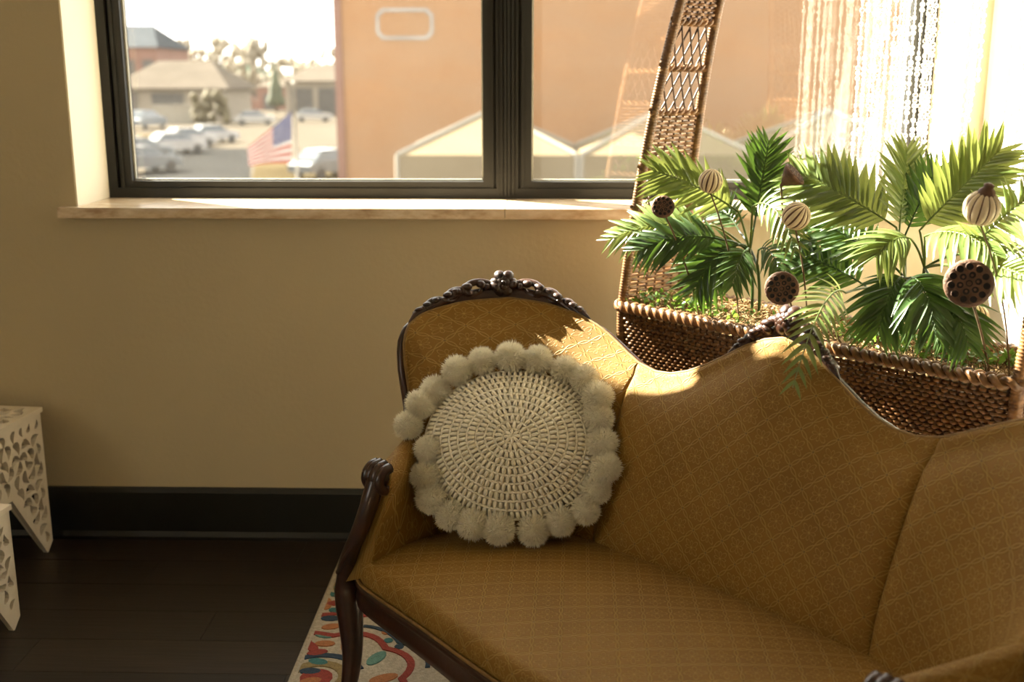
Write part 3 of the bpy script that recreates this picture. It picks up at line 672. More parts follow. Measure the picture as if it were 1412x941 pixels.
# ------------------------------------------------------------------ rug
RX0, RX1, RY0, RY1 = -.672, 1.40, -3.0, -.045
RG = empty('rug', (RX0, RY1, 0), label='cream rug with colourful floral medallions under the settee', cat='rug')
ro = np.array([RX0, RY1, 0])
m = MB(); m.bbox((RX0, RY0, .0), (RX1, RY1, .009)); m.shift(ro).build('rug_base', 'rug_cream', RG)
m = MB(); m.tube([(RX0, RY0, .006), (RX0, RY1, .006), (RX1, RY1, .006), (RX1, RY0, .006)], .007, 6, closed=True); m.shift(ro).build('binding', 'rug_cream', RG, True)
rest = []; npart = [0]
def clip(p): return [(min(max(x, RX0+.014), RX1-.012), min(max(y, RY0+.01), RY1-.014)) for x, y in p]
def area(q): return sum(q[i][0]*q[(i+1) % len(q)][1]-q[(i+1) % len(q)][0]*q[i][1] for i in range(len(q)))/2
def emit(c, polys):
    m = MB()
    for p in polys:
        q = clip(p); a = area(q)
        if abs(a) < 4e-5: continue
        m.prism(q if a > 0 else q[::-1], .008, .0112+.00004*(npart[0] % 30))
    if not m.v: return
    npart[0] += 1; cx, cy = np.mean([v[0] for v in m.v]), np.mean([v[1] for v in m.v])
    if cx < .25 and cy > -1.25: m.shift(ro).build('tufted_motif', c, RG)
    else: rest.append((c, m))
def blob(c, x, y, a, b, th, n=14): emit(c, [[(x+a*math.cos(th)*math.cos(2*PI*i/n)-b*math.sin(th)*math.sin(2*PI*i/n), y+a*math.sin(th)*math.cos(2*PI*i/n)+b*math.cos(th)*math.sin(2*PI*i/n)) for i in range(n)]])
def arc(c, x, y, r_, w_, a0, a1, wav=0, k=0):
    n = max(3, int(abs(a1-a0)*r_/.02)); st_ = (a1-a0)/n; out = []; f = lambda t: r_*(1+wav*abs(math.sin(k*t)))
    for i in range(n):
        A, B = a0+st_*i, a0+st_*(i+1)
        out.append([((f(A)-w_/2)*math.cos(A)+x, (f(A)-w_/2)*math.sin(A)+y), ((f(A)+w_/2)*math.cos(A)+x, (f(A)+w_/2)*math.sin(A)+y), ((f(B)+w_/2)*math.cos(B)+x, (f(B)+w_/2)*math.sin(B)+y), ((f(B)-w_/2)*math.cos(B)+x, (f(B)-w_/2)*math.sin(B)+y)])
    emit(c, out)
cA, cB = onz(578, 873, .01), onz(436, 935, .01)
for i in range(-1, 5):
    for j in range(-2, 6):
        x, y = cB[0]+i*.66, cB[1]+.62-j*.62
        if not (RX0-.2 < x < RX1+.2 and RY0-.2 < y < RY1+.2): continue
        blob('rug_red', x, y, .045, .045, 0); arc('rug_olive', x, y, .075, .03, 0, 2*PI); arc('rug_navy' if j % 2 else 'rug_teal', x, y, .122, .022, .4, 2.9); arc('rug_teal', x, y, .122, .022, 3.5, 6.0)
        for k in range(10):
            a = 2*PI*k/10; blob(('rug_orange', 'rug_aqua', 'rug_orange', 'rug_red', 'rug_teal')[k % 5], x+.185*math.cos(a), y+.185*math.sin(a), .042, .02, a+.5)
        arc('rug_red', x, y, .235, .022, 0, 2*PI, .13, 4); arc('rug_navy', x, y, .285, .014, .2, 1.3, .1, 4); arc('rug_navy', x, y, .285, .014, 3.3, 4.4, .1, 4)
for i in range(-1, 4):
    for j in range(-2, 6):
        x, y = cA[0]+i*.66, cA[1]+.62-j*.62
        if not (RX0-.2 < x < RX1+.2 and RY0-.2 < y < RY1+.2): continue
        blob('rug_aqua', x, y, .040, .034, 0); arc('rug_olive', x, y, .062, .022, 0, 2*PI)
        for k in range(12): a = 2*PI*k/12; blob(('rug_orange', 'rug_teal', 'rug_navy')[k % 3], x+.098*math.cos(a), y+.098*math.sin(a), .014, .014, 0, 8)
yy = RY1-.06
k = 0
while yy > RY0:    # coloured dabs along the border
    blob(('rug_aqua', 'rug_orange', 'rug_red', 'rug_teal', 'rug_navy', 'rug_orange')[k % 6], RX0+.045+.012*(k % 2), yy, .030, .017, .3*(k % 3-1), 10); yy -= .052; k += 1
jm = MB(); mi = []; cn_ = list(RUG)
for c_, mb in rest: mi += [cn_.index(c_)]*len(mb.f); jm.add(mb.v, mb.f)
jo = jm.shift(ro).build('tufted_motif', None, RG); jo['kind'] = 'stuff'
for c_ in cn_: jo.data.materials.append(MATS[c_])
jo.data.polygons.foreach_set('material_index', mi)

# ------------------------------------------------------------------ white carved nesting tables
def curve_panel(outer, holes, th, bev=.0):
    from mathutils.geometry import delaunay_2d_cdt
    pts = []; edges = []; loops = []
    for poly in [outer]+holes:
        b = len(pts); n = len(poly); pts += [Vector(p) for p in poly]; edges += [(b+i, b+(i+1) % n) for i in range(n)]; loops.append(poly)
    V2, E2, F2, *_ = delaunay_2d_cdt(pts, edges, [], 0, 1e-7)
    boxes = [(min(p[0] for p in h), max(p[0] for p in h), min(p[1] for p in h), max(p[1] for p in h)) for h in holes]
    keep = []
    for f in F2:
        cx, cy = sum(V2[i][0] for i in f)/len(f), sum(V2[i][1] for i in f)/len(f)
        if not pip(cx, cy, outer): continue
        if any(bx[0] <= cx <= bx[1] and bx[2] <= cy <= bx[3] and pip(cx, cy, h) for bx, h in zip(boxes, holes)): continue
        keep.append(tuple(f))
    n = len(V2); from collections import Counter; ec = {}
    for f in keep:
        for i in range(len(f)):
            e_ = (f[i], f[(i+1) % len(f)]); ec[e_] = 1
    m = MB(); m.add([(p[0], p[1], th/2) for p in V2]+[(p[0], p[1], -th/2) for p in V2], keep+[tuple(i+n for i in f)[::-1] for f in keep]+[(b_, a_, a_+n, b_+n) for (a_, b_) in ec if (b_, a_) not in ec])
    return m.mesh('fretwork', 'white_carved')
def pip(x, y, poly):
    r_ = False; n = len(poly)
    for i in range(n):
        (xa, ya), (xb, yb) = poly[i], poly[i-1]
        if (ya > y) != (yb > y) and x < (xb-xa)*(y-ya)/(yb-ya)+xa: r_ = not r_
    return r_
def dist_edge(x, y, poly):
    d = 9
    for i in range(len(poly)):
        a, b = np.array(poly[i-1]), np.array(poly[i]); q = np.clip(((np.array([x, y])-a)@(b-a))/((b-a)@(b-a)+1e-12), 0, 1); d = min(d, np.linalg.norm(np.array([x, y])-a-q*(b-a)))
    return d
def fret(outer, cx, cy, k=1.0):
    holes = []; sp = .036*k
    xs = [p[0] for p in outer]; ys = [p[1] for p in outer]
    def tear(x, y, th, L, w_, bend):
        pts = []
        for i in range(12):
            a = 2*PI*i/12; lx = L*.5*math.cos(a); ly = w_*.5*math.sin(a)*(1-.55*math.cos(a)); ly += bend*(lx/(L*.5))**2*L*.22
            pts.append((x+lx*math.cos(th)-ly*math.sin(th), y+lx*math.sin(th)+ly*math.cos(th)))
        return pts
    row = 0; y = min(ys)+.02
    while y < max(ys):
        off_ = 0 if row % 2 else .5
        nx = int((max(xs)-cx)/sp)+2
        for i in range(-nx, nx+1):
            x = cx+(i+off_)*sp
            if not pip(x, y, outer): continue
            d = dist_edge(x, y, outer)
            side = 1 if x >= cx else -1
            # arabesque direction field: whirls about points beside the middle line
            gx, gy = cx+side*.085*k, cy+.055*k*round((y-cy)/(.11*k))*2
            th = math.atan2(y-gy, x-gx)+PI/2*.8*side
            L, w_ = .038*k, .0195*k
            for s_ in (1, .8, .62):
                t_ = tear(x, y, th, L*s_, w_*s_, side*(1 if row % 2 else -1))
                if all(pip(a, b, outer) and dist_edge(a, b, outer) > .011*k for a, b in t_): holes.append(t_); break
        y += sp*.80; row += 1
    return holes
def nest_table(corner, Wd, Dp, H, rz, lab, k):
    r = empty('nesting_table', (corner[0], corner[1], 0), rz, label=lab, cat='table', group='white nesting tables')
    th = .016
    def side_outline(L): return [(0, H-th), (0, .030), (.034, 0), (.040, 0), (L/2-.015, H*.50), (L/2+.015, H*.50), (L-.040, 0), (L-.034, 0), (L, .030), (L, H-th)]
    for nm, L, mats in (('side_panel', Dp, ((0, 0), (-Wd+th, 0))), ('front_panel', Wd, ((0, 0), (0, -Dp+th)))):
        o_ = side_outline(L); me = curve_panel(o_, fret(o_, L/2, H*.62, k), th)
        for dx, dy in mats:
            ob = bpy.data.objects.new(nm, me); col.objects.link(ob); ob.parent = r
            if nm == 'side_panel': ob.matrix_local = Matrix(((0, 0, 1, dx-th/2), (-1, 0, 0, 0), (0, 1, 0, 0), (0, 0, 0, 1)))
            else: ob.matrix_local = Matrix(((-1, 0, 0, 0), (0, 0, -1, dy-th/2), (0, 1, 0, 0), (0, 0, 0, 1)))
    e = .006; o_ = [(-Wd-e, -Dp-e), (e, -Dp-e), (e, e), (-Wd-e, e)]; me = curve_panel(o_, fret(o_, -Wd/2, -Dp/2, k), th)
    ob = bpy.data.objects.new('table_top', me); col.objects.link(ob); ob.parent = r; ob.location = (0, 0, H-th/2)
ca = onz(73, 745, .03); nest_table((ca[0], min(ca[1], -.03)), .46, .46, .515, -.10, 'white carved fretwork side table, the taller of a nesting pair against the wall', 1.4)
cb2 = onz(28, 849, .03); nest_table((cb2[0], cb2[1]), .36, .36, .385, -.10, 'white carved fretwork side table, the smaller one in front of its taller twin', 1.15)

# ------------------------------------------------------------------ wicker basket planter with tall hooped handle
BC, BH, BV0, BV1, BZ, BB = -.215, .615, .04, -.245, .92, .60
BK = empty('wicker_planter', W3(BC, (BV0+BV1)/2, 0), -ANG, label='long brown wicker planter basket with tall hooped handle behind the settee', cat='basket')
vm = (BV0+BV1)/2
def B3(o, v, z): return (o-BC, -(v-vm), z)
def ringed(path, r, pitch=.0085, n=9):
    P = np.array(path, float); d = np.concatenate([[0], np.cumsum(np.linalg.norm(np.diff(P, axis=0), axis=1))]); k = int(d[-1]/pitch)*3+1
    s_ = np.linspace(0, d[-1], k); Q = np.stack([np.interp(s_, d, P[:, i]) for i in range(3)], 1)
    R = np.array([r*(.86 if i % 3 == 0 else 1.0) for i in range(k)]); m = MB(); m.tube(Q, R, n); return m
# handle: two arms of paired poles that rise from the basket ends and meet in a hoop
AH = 1.68
def arm_o(sgn, z):
    q = min(1, max(0, (z-BZ)/AH)); return BC+sgn*BH*math.sqrt(max(0, 1-q*q))+.062*q*1.8*(1-.3*q)
def arm_v(front, z):
    q = min(1, max(0, (z-BZ)/AH)); vmid = (BV0+BV1)/2; hv = (BV0-BV1)/2*(1-.74*q); return vmid+(hv if front else -hv)
zs = np.concatenate([np.linspace(.0122, BZ, 10)[:-1], BZ+AH*np.sin(np.linspace(0, PI/2, 46))])
for sgn in (-1, 1):
    for fr_ in (True, False):
        pth = [B3(arm_o(sgn, z), arm_v(fr_, z), z) for z in zs]
        ringed(pth, .0165).build('pole', 'wicker', BK, True)
def apt(sgn, z, q):   # across an arm panel, q 0 front .. 1 back
    v = arm_v(True, z)*(1-q)+arm_v(False, z)*q; return np.array(B3(arm_o(sgn, z), v, z))
def weave_panel(sgn, z0, z1, stakes=7, pitch=.0125):
    m = MB(); n = int((z1-z0)/pitch); ex = np.array([sgn, 0, 0])
    for i in range(n):
        z = z0+(i+.5)*(z1-z0)/n
        pts = [apt(sgn, z, q)+ex*.0055*math.cos(PI*stakes*q+PI*(i % 2)) for q in np.linspace(.04, .96, stakes*4+1)]
        m.tube(pts, .0052, 5)
    o = m.build('woven_panel', 'wicker', BK, True)
    m = MB()
    for k in range(stakes):
        q = (k+.5)/stakes; m.tube([apt(sgn, z, q) for z in np.linspace(z0, z1, 6)], .0042, 5)
    m.build('stakes', 'wicker_dark', o, True)
    return o
def lattice(sgn, z0, z1, n=5):
    m = MB()
    for k in range(n):
        for dirn in (-1, 1):
            qa = (k+.5)/n; pts = []
            for s_ in np.linspace(0, 1, 9):
                q = qa+dirn*.24*math.sin(PI*s_*1.0)*(1 if k % 2 else -1)*0+dirn*(.30*s_-.15); q = min(.95, max(.05, q)); pts.append(apt(sgn, z0+(z1-z0)*s_, q)+np.array([sgn*.003*dirn, 0, 0]))
            m.tube(pts, .0030, 5)
    m.build('lattice', 'wicker_dark', BK, True)
def twist_band(sgn, z):
    m = MB()
    for ph in (0, PI):
        m.tube([apt(sgn, z, q)+.0075*np.array([math.cos(q*22+ph), 0, math.sin(q*22+ph)]) for q in np.linspace(-.08, 1.08, 48)], .0062, 6)
    m.build('twisted_band', 'wicker', BK, True)
for sgn in (-1, 1):
    for z0, z1 in ((BZ, 1.10), (1.345, 1.510), (1.770, 1.97)): weave_panel(sgn, z0, z1)
    for z0, z1 in ((1.10, 1.225), (1.225, 1.345), (1.515, 1.637), (1.643, 1.765)): lattice(sgn, z0, z1)
    for z in (1.225, 1.345, 1.512, 1.640, 1.768, 1.97): twist_band(sgn, z)
# body: perimeter weave
def rrect(q, z):  # point on the rounded basket outline, q in [0,1)
    tp = (BZ-z)/(BZ-BB); hx, hy = BH+.012-.035*tp, (BV0-BV1)/2+.012-.02*tp; r_ = .05; Ls = [2*(hx-r_), PI*r_/2, 2*(hy-r_), PI*r_/2]*2; tot = sum(Ls); s_ = (q % 1)*tot
    segs = [((-hx+r_, hy), (1, 0)), ((hx-r_, hy-r_), PI/2), ((hx, hy-r_), (0, -1)), ((hx-r_, -hy+r_), 0), ((hx-r_, -hy), (-1, 0)), ((-hx+r_, -hy+r_), -PI/2), ((-hx, -hy+r_), (0, 1)), ((-hx+r_, hy-r_), PI)]
    for (p, d), L in zip(segs, Ls):
        if s_ <= L or (p, d) == segs[-1]:
            if isinstance(d, tuple): x, y = p[0]+d[0]*s_, p[1]+d[1]*s_; nx, ny = -d[1]*1.0, d[0]*1.0
            else: a = d-s_/r_; x, y = p[0]+r_*math.cos(a), p[1]+r_*math.sin(a); nx, ny = math.cos(a), math.sin(a)
            if isinstance(d, tuple): nx, ny = {(1, 0): (0, 1), (0, -1): (1, 0), (-1, 0): (0, -1), (0, 1): (-1, 0)}[d]
            return np.array([x, y, z]), np.array([nx, ny, 0])
        s_ -= L
NS = 132
m = MB(); rows_ = 28; 
for i in range(rows_):
    z = BB+.01+(BZ-.03-BB)*i/(rows_-1); pts = []
    for j in range(NS*4):
        p, n = rrect(j/(NS*4), z); pts.append(p+n*.0048*math.cos(PI*j/2+PI*(i % 2)))
    m.tube(pts, .0050, 5, closed=True)
bd = m.build('woven_body', 'wicker', BK, True)
m = MB()
for k in range(NS): m.tube([rrect((k+.0)/NS, z)[0] for z in (BB, BZ)], .0038, 5)
m.build('stakes', 'wicker_dark', bd, True)
m = MB(); m.box((0, 0, BB+.01), (2*BH-.05, BV0-BV1-.02, .02)); m.build('bottom', 'wicker_dark', BK)
m = MB(); NB = 110   # braided rim: three strands
for ph in range(3):
    pts = []
    for j in range(NB*6):
        p, n = rrect(j/(NB*6), BZ+.004); a = 2*PI*j/18+ph*2*PI/3; pts.append(p+n*(.004+.016*math.cos(a))+np.array([0, 0, .009*math.sin(2*a)+.004]))
    m.tube(pts, .0095, 6, closed=True)
m.build('braided_rim', 'wicker', BK, True)

# ------------------------------------------------------------------ planting
MZ = .905
cen = W3(BC, vm, MZ)
m = MB()
for k in range(1500):     # curled dry moss fibres
    o_, v_ = rng.uniform(BC-BH+.03, BC+BH-.03), rng.uniform(BV1+.03, BV0-.02); zz = MZ+.0+.036*rng.random()+.02*math.cos((v_-vm)*9); p = W3(o_, v_, zz)-cen
    a = rng.uniform(0, 6.28); rr = rng.uniform(.006, .018); el = rng.normal(0, .5); ax = np.array([math.cos(a), math.sin(a), el*.6]); bx_ = np.array([-math.sin(a), math.cos(a), rng.normal(0, .5)])
    m.tube([p+rr*(math.cos(t_)*ax+math.sin(t_)*bx_) for t_ in np.linspace(0, rng.uniform(3, 6), 8)], .0011, 3, caps=False)
o = m.build('dry_moss', 'dry_moss', None, True, cen); tag(o, 'curly dry brown moss filling the wicker planter', 'moss', kind='stuff')
m = MB(); P = [[W3(BC+BH*.95*a, vm+(BV0-BV1)/2*.88*b, MZ-.02+.02*(1-b*b))-cen for b in np.linspace(-1, 1, 7)] for a in np.linspace(-1, 1, 25)]; m.grid(P); ms = m.build('moss_bed', 'dry_moss', None, True, cen); tag(ms, 'brown moss bed lying under the loose fibres in the planter', 'moss', kind='stuff')
# box sprigs: small green leaf clusters along the rim
lm = MB(); lm.add([(0, 0, 0), (.4, .28, .06), (.75, .24, .04), (1, 0, -.06), (.75, -.24, .04), (.4, -.28, .06), (.5, 0, -.02)], [(0, 6, 1), (1, 6, 2), (2, 6, 3), (3, 6, 4), (4, 6, 5), (5, 6, 0)])
def sprig(px_, py_, v, n=30, spread=.05, h=.034):
    p0 = onv(px_, py_, v-.022); p0[2] = max(MZ, min(p0[2], MZ+.03)); r = empty('box_sprig', p0, label='bright green leafy box sprig tucked into moss along the planter rim', cat='plant', group='box sprigs along the planter rim')
    m = MB(); mt = MB()
    for k in range(n):
        b = np.array([rng.normal(0, spread*.6), rng.normal(0, spread*.45), rng.uniform(.0, h)]); a = rng.uniform(0, 6.28); el = rng.uniform(-.2, 1.0); d = np.array([math.cos(a)*math.cos(el), math.sin(a)*math.cos(el), math.sin(el)])
        R = frame_from(d, rng.normal(size=3)); R = np.stack([R[:, 2], R[:, 0], R[:, 1]], 1)*rng.uniform(.014, .024)
        mt.add([R@np.array(q)+b for q in lm.v], lm.f)
        if k % 4 == 0: m.tube([(b[0]*.3, b[1]*.3, -.01), b], .0012, 4)
    mt.build('leaves', 'box_leaf', r)['kind'] = 'stuff'; m.build('stems', 'twig', r)
for q in ((895, 412, 0), (915, 418, .0), (942, 424, .01), (962, 428, .01), (985, 432, .01), (1010, 445, .01), (1090, 452, -.02), (1165, 470, .0), (1190, 474, .01), (1222, 480, .01), (1262, 486, .01), (1290, 490, .01), (1318, 494, .01), (1345, 494, .0), (1368, 500, .0), (1385, 506, -.04), (958, 405, -.10), (1150, 455, -.1), (1300, 470, -.12)): sprig(*q)

# palm fronds: rachis mesh with leaflet children
def leaflet_mesh(droop):
    m = MB(); P = []; n = 7
    for i in range(n+1):
        q = i/n; wd = math.sin(PI*min(1, (.10+q*.92))**.75)*.5+.03 if i < n else .0; wd = max(wd, .0)*(1-.15*q); z = -droop*q*q
        P.append([(q, -wd, z+.28*wd*.2), (q, 0, z-.02*(1-q)), (q, wd, z+.28*wd*.2)])
    m.grid(P); return m
LM = {}
for mt in ('palm_dark', 'palm_light'): LM[mt] = [leaflet_mesh(d).mesh('leaflet', mt, True) for d in (.10, .24, .42)]
def frond(root, b, tip, arch, nrm, Lmax, n, mat, droop=1, bare=.22, ang=(58, 28), wid=.17, stem_from=None):
    b, tip = np.array(b), np.array(tip); L = np.linalg.norm(tip-b); nrm = np.array(nrm, float); nrm /= np.linalg.norm(nrm)
    mid = (b+tip)/2+np.array([0, 0, 1])*arch*L; path = bez(b, mid, tip, 24); off = np.array(root.location)
    m = MB(); full_ = path
    if stem_from is not None: sf = np.array(stem_from); full_ = bez(sf, (sf+b)/2+np.array([0, 0, .02]), b, 8)[:-1]+path
    m.tube([p-off for p in full_], np.linspace(.0036, .0010, len(full_)), 6); fo_ = m.build('frond', mat, root, True)
    for k in range(n):
        s_ = bare+(1-bare)*(k+.5)/n; i = min(22, int(s_*23)); f_ = s_*23-i; p = path[i]*(1-f_)+path[i+1]*f_; T_ = path[i+1]-path[i]; T_ /= np.linalg.norm(T_)
        N_ = nrm-T_*(nrm@T_); N_ /= np.linalg.norm(N_); S_ = np.cross(N_, T_)
        u = (k+.5)/n; ln = Lmax*(math.sin(PI*(.17+.70*u))**.8)*rng.uniform(.9, 1.08); an = math.radians(ang[0]*(1-u)+ang[1]*u)
        for sg in (-1, 1):
            a2 = an+rng.normal(0, .06); d = T_*math.cos(a2)+sg*S_*math.sin(a2)+N_*rng.normal(.10, .06); d[2] -= .06; d /= np.linalg.norm(d)
            y_ = np.cross(N_, d); y_ /= np.linalg.norm(y_); z_ = np.cross(d, y_)
            if z_[2] < 0 and abs(nrm[2]) > .3: pass
            o = bpy.data.objects.new('leaflet', LM[mat][min(2, droop+(1 if rng.random() > .7 else 0))]); col.objects.link(o); o.parent = fo_
            Mx = Matrix.Identity(4); sg_ = 1 if z_[2] >= 0 else -1
            q = p-off
            for r3 in range(3): Mx[r3][0] = d[r3]*ln; Mx[r3][1] = y_[r3]*ln*wid*sg_; Mx[r3][2] = z_[r3]*ln*sg_; Mx[r3][3] = q[r3]
            o.matrix_basis = Mx
    return fo_
toc = CAM-W3(-.1, 0, 1.2); toc /= np.linalg.norm(toc); UPZ = np.array([0, 0, 1.0])
def mixn(a, b=0.0): v = toc*a+UPZ*(1-a)+np.array([b, 0, 0]); return v/np.linalg.norm(v)
def plant(name, px_, py_, v, lab):
    p = onv(px_, py_, v); p[2] = MZ; return empty(name, p, label=lab, cat='plant')
P1 = plant('palm_plant', 1036, 415, -.10, 'artificial parlour palm with slim forked stem beside the tall woven handle')
h1 = onv(1034, 350, -.10); h1b = onv(1044, 365, -.10)
for st_, en in ((np.array(P1.location), h1), (np.array(P1.location)+np.array([.02, 0, 0]), h1b)):
    m = MB(); m.tube([q-np.array(P1.location) for q in bez(st_, (st_+en)/2+np.array([.015, 0, 0]), en, 8)], .0048, 6); m.build('stem', 'palm_dark', P1, True)
D_, L_2 = 'palm_dark', 'palm_light'
def fr1(root, hub, b, tip, arch, na, Lm, n, mat, dr=1, bare=.1, bx_=0, **k):
    frond(root, onv(b[0], b[1], b[2]), onv(tip[0], tip[1], tip[2]), arch, mixn(na, bx_), Lm*1.12, int(n*1.12), mat, dr, bare, stem_from=hub, **k)
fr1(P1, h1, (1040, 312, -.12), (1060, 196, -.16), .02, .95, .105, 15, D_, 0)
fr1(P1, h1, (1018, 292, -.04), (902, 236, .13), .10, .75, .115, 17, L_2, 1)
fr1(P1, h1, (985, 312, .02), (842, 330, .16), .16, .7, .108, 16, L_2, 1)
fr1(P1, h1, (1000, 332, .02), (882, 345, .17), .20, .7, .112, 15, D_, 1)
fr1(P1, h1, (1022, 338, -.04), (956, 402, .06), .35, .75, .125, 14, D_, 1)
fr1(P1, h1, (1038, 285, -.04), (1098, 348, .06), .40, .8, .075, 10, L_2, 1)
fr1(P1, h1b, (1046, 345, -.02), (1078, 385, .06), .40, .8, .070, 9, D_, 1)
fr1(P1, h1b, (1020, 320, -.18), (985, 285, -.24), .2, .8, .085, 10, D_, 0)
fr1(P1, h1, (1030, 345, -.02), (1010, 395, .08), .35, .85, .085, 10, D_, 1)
P2 = plant('palm_plant', 1250, 455, -.10, 'artificial parlour palm with broad sunlit fronds in front of the bead curtain')
h2 = onv(1248, 385, -.10); h2b = onv(1275, 370, -.10); h2c = onv(1230, 400, -.08)
for en in (h2, h2b, h2c):
    m = MB(); st_ = np.array(P2.location); m.tube([q-st_ for q in bez(st_, (st_+en)/2+np.array([.01, 0, 0]), en, 8)], .0045, 6); m.build('stem', 'palm_dark', P2, True)
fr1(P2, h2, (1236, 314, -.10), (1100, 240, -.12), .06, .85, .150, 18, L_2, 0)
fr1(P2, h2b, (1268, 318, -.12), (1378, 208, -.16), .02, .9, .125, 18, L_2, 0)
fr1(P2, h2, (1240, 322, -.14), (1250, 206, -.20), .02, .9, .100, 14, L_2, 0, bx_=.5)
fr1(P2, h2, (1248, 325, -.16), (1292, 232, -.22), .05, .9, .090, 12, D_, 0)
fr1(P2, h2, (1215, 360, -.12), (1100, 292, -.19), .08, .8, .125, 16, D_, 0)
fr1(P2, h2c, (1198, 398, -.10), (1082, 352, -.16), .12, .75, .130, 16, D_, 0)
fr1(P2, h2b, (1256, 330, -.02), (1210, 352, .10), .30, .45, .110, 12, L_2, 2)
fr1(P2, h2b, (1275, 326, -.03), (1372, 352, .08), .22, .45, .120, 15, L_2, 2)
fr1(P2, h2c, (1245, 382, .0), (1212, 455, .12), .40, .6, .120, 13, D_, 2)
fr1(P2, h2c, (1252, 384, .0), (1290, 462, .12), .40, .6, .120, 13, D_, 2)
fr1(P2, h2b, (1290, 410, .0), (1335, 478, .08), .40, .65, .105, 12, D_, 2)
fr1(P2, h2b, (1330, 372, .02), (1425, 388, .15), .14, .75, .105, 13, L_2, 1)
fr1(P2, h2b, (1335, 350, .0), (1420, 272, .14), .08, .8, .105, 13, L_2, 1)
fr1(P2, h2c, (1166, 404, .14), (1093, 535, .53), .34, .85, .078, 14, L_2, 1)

# lotus pods on stalks
def pod(px_, py_, v, wpx, face, lab, tilt=None):
    c = onv(px_, py_, v); dd = np.linalg.norm(c-CAM); R0 = wpx/2*dd/F_PX*1.0; bse = W3(min(max(c[0]*Uv[0]+c[1]*Uv[1]-U0, BC-BH+.05), BC+BH-.08), min(v, .0), MZ-.01); r = empty('lotus_pod', bse, label=lab, cat='dried pod'); c = c-bse
    Rf = frame_from(face, (1, 0, .2)); m = MB()
    prof = [(R0*.10, -R0*1.35), (R0*.16, -R0*1.15), (R0*.45, -R0*.8), (R0*.80, -R0*.35), (R0*1.0, -R0*.06), (R0*.97, R0*.05), (R0*.85, R0*.09)]
    m.lathe(prof, 22, c, Rf)
    # wavy edge
    b0 = 0; m.v = [tuple(np.array(p)+Rf@(np.array([1, 1, 0])*0)) for p in m.v]
    m.build('cup', 'pod_brown', r, True)
    m = MB(); N = 22; m.lathe([(R0*.86, R0*.085), (R0*.4, R0*.115), (0.0001, R0*.12)], N, c, Rf); face_o = m.build('face', 'pod_brown', r, True)
    spots = [(0, 0)]+[(.36, 2*PI*k/6) for k in range(6)]+[(.68, 2*PI*k/11+.2) for k in range(11)]
    for rr, a in spots:
        m = MB(); p = c+Rf@np.array([rr*R0*math.cos(a), rr*R0*math.sin(a), R0*.105]); h = R0*.150
        m.lathe([(h*1.25, -.002), (h*1.22, R0*.035), (h*1.0, R0*.045), (h*.9, R0*.02)], 12, p, Rf); sk = m.build('socket', 'pod_brown', r, True)
        m = MB(); m.lathe([(h*.92, R0*.03), (h*.6, R0*.012), (.0001, R0*.008)], 12, p, Rf); m.build('hole', 'pod_hole', sk, True)
    stem = c+Rf@np.array([0, 0, -R0*1.3]); m = MB(); m.tube(bez(stem, stem*np.array([.4, .4, .6]), (0, 0, 0), 10), .0028, 6); m.build('stalk', 'twig', r, True)
tc_ = lambda a, b, c_: toc*a+np.array([b, 0, c_])
pod(1078, 398, .12, 46, tc_(1, .05, -.1), 'dried lotus pod facing out just above the carved center crest')
pod(1336, 391, .25, 62, tc_(1, .02, .05), 'largest dried lotus pod, hanging among the sunlit palm fronds')
pod(914, 285, .19, 32, tc_(1, .15, .25), 'small dried lotus pod beside the woven handle')
pod(1096, 240, -.03, 36, np.array([.75, -.35, .75]), 'dried lotus pod tipped upward in profile between two palms')
# striped balls on sticks
def ball(px_, py_, v, rpx, axis, lab, bud=False):
    c = onv(px_, py_, v); R0 = rpx*np.linalg.norm(c-CAM)/F_PX; bse = W3(min(max(c[0]*Uv[0]+c[1]*Uv[1]-U0, BC-BH+.08), BC+BH-.05), min(v, -.03), MZ-.01); r = empty('striped_ball', bse, label=lab, cat='ornament'); c = c-bse; Rf = frame_from(axis)
    m = MB(); m.ell(c, (R0*.93, R0*.93, R0*.93), 20, 12, Rf); m.build('core', 'ball_brown', r, True)
    m = MB(); N = 13
    for k in range(N):
        a0 = 2*PI*k/N; P = []
        for i in range(13):
            th = PI*(.02+.96*i/12); row_ = []
            for j in range(4):
                a = a0+(j/3-.5)*.34*(1 if not bud else 1.15)+.35*math.sin(th*1.0)*0.4; rr = R0*(1.0 if j in (1, 2) else .955)
                row_.append(c+Rf@np.array([rr*math.sin(th)*math.cos(a), rr*math.sin(th)*math.sin(a), rr*math.cos(th)]))
            P.append(row_)
        m.grid(P)
    m.build('pale_strips', 'ball_cream', r, True)
    if bud:
        m = MB(); m.lathe([(R0*.5, R0*.82), (R0*.42, R0*1.05), (R0*.25, R0*1.2), (R0*.3, R0*1.35), (R0*.12, R0*1.45), (.0001, R0*1.44)], 12, c, Rf); m.build('crown_tip', 'ball_brown', r, True)
    m = MB(); m.tube(bez((0, 0, 0), c*np.array([.2, .2, .5]), c-np.array([0, 0, R0*.9]), 8), .0022, 6); m.build('stick', 'twig', r, True)
ball(980, 250, .13, 16.5, (.2, -.2, 1), 'cream and brown striped ball beside the woven handle')
ball(1098, 298, .06, 19, (.5, -.4, .7), 'cream and brown striped ball above the carved center crest')
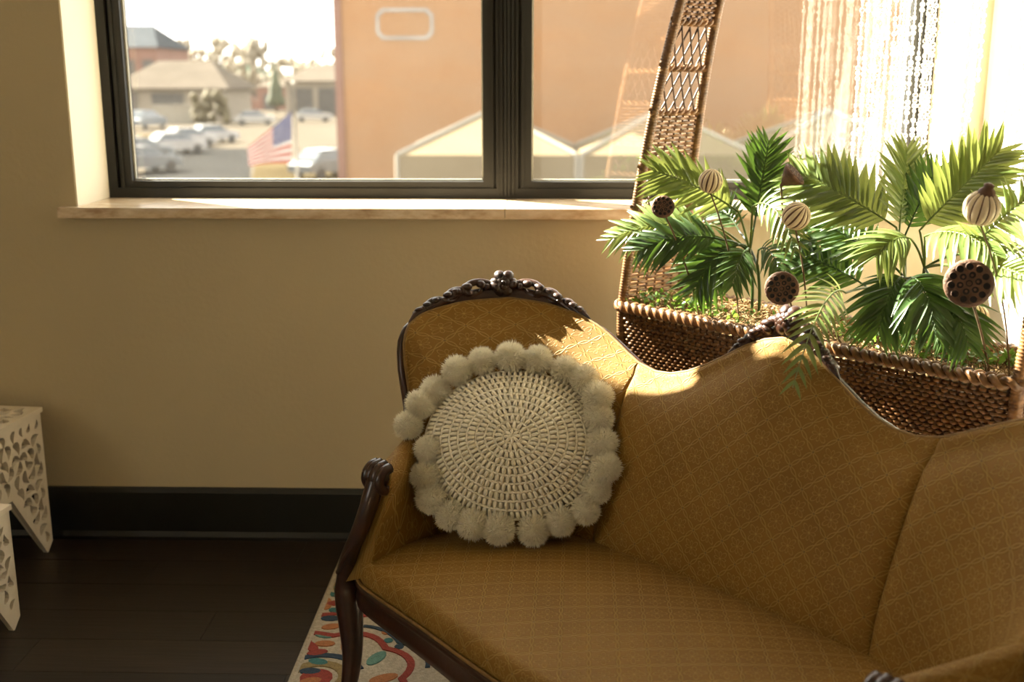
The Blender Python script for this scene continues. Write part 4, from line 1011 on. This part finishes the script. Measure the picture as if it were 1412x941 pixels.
ball(1354, 287, .23, 23, (.1, -.3, 1), 'striped bud ornament with a pointed tip among the sunlit fronds', True)
ball(1345, 438, -.08, 17, (.1, .1, 1), 'striped ball half hidden low behind the largest lotus pod')

# ------------------------------------------------------------------ bead curtain
BCU = empty('bead_curtain', (1.1, -.088, 2.85), label='white beaded strand curtain hanging at the right side of the window', cat='curtain')
m = MB(); m.tube([(-.36, 0, 0), (.337, 0, 0)], .010, 10); m.build('rod', 'bead', BCU, True)
tor = MB(); P = []
for i in range(10):
    a = 2*PI*i/10; P.append([((.0062+.0019*math.cos(b))*math.cos(a), .0019*math.sin(b), (.0062+.0019*math.cos(b))*math.sin(a)) for b in np.linspace(0, 2*PI, 5)[:-1]])
tor.grid(P, None, True, True); tv = np.array(tor.v)
ov = MB(); ov.ell((0, 0, 0), (.0028, .0028, .0062), 6, 5); ovv = np.array(ov.v)
def strand_mesh(L, seed):
    rg = np.random.default_rng(seed); m = MB(); z = -.012
    while z > -L:
        if rg.random() < .62:
            a = rg.normal(0, .45); R = np.array([[math.cos(a), -math.sin(a), 0], [math.sin(a), math.cos(a), 0], [0, 0, 1]]); m.add(tv@R.T+np.array([0, 0, z-.0081]), tor.f); z -= .0162
        else: m.add(ovv+np.array([0, 0, z-.0062]), ov.f); z -= .0130
    m.tube([(0, 0, 0), (0, 0, -L)], .0006, 3); return m.mesh('bead_strand', 'bead', True)
SM = {}
for k in range(29):
    q = k/28; x = 1.005+.375*(q+.018*math.sin(q*31)); dy = .022*math.sin(q*31+1)+rng.normal(0, .004)
    zb = float(np.interp(q, [0, .35, .55, .62, .80, .93, 1], [1.24, 1.22, 1.24, 1.36, 1.41, 1.49, 1.60])); L = round((2.85-zb)/.04)*.04
    key = (L, k % 4)
    if key not in SM: SM[key] = strand_mesh(L, int(L*100)+k % 4)
    o = bpy.data.objects.new('bead_strand', SM[key]); col.objects.link(o); o.parent = BCU; o.location = (x-1.1, dy, -.008); o.rotation_euler = (0, 0, rng.normal(0, .3))
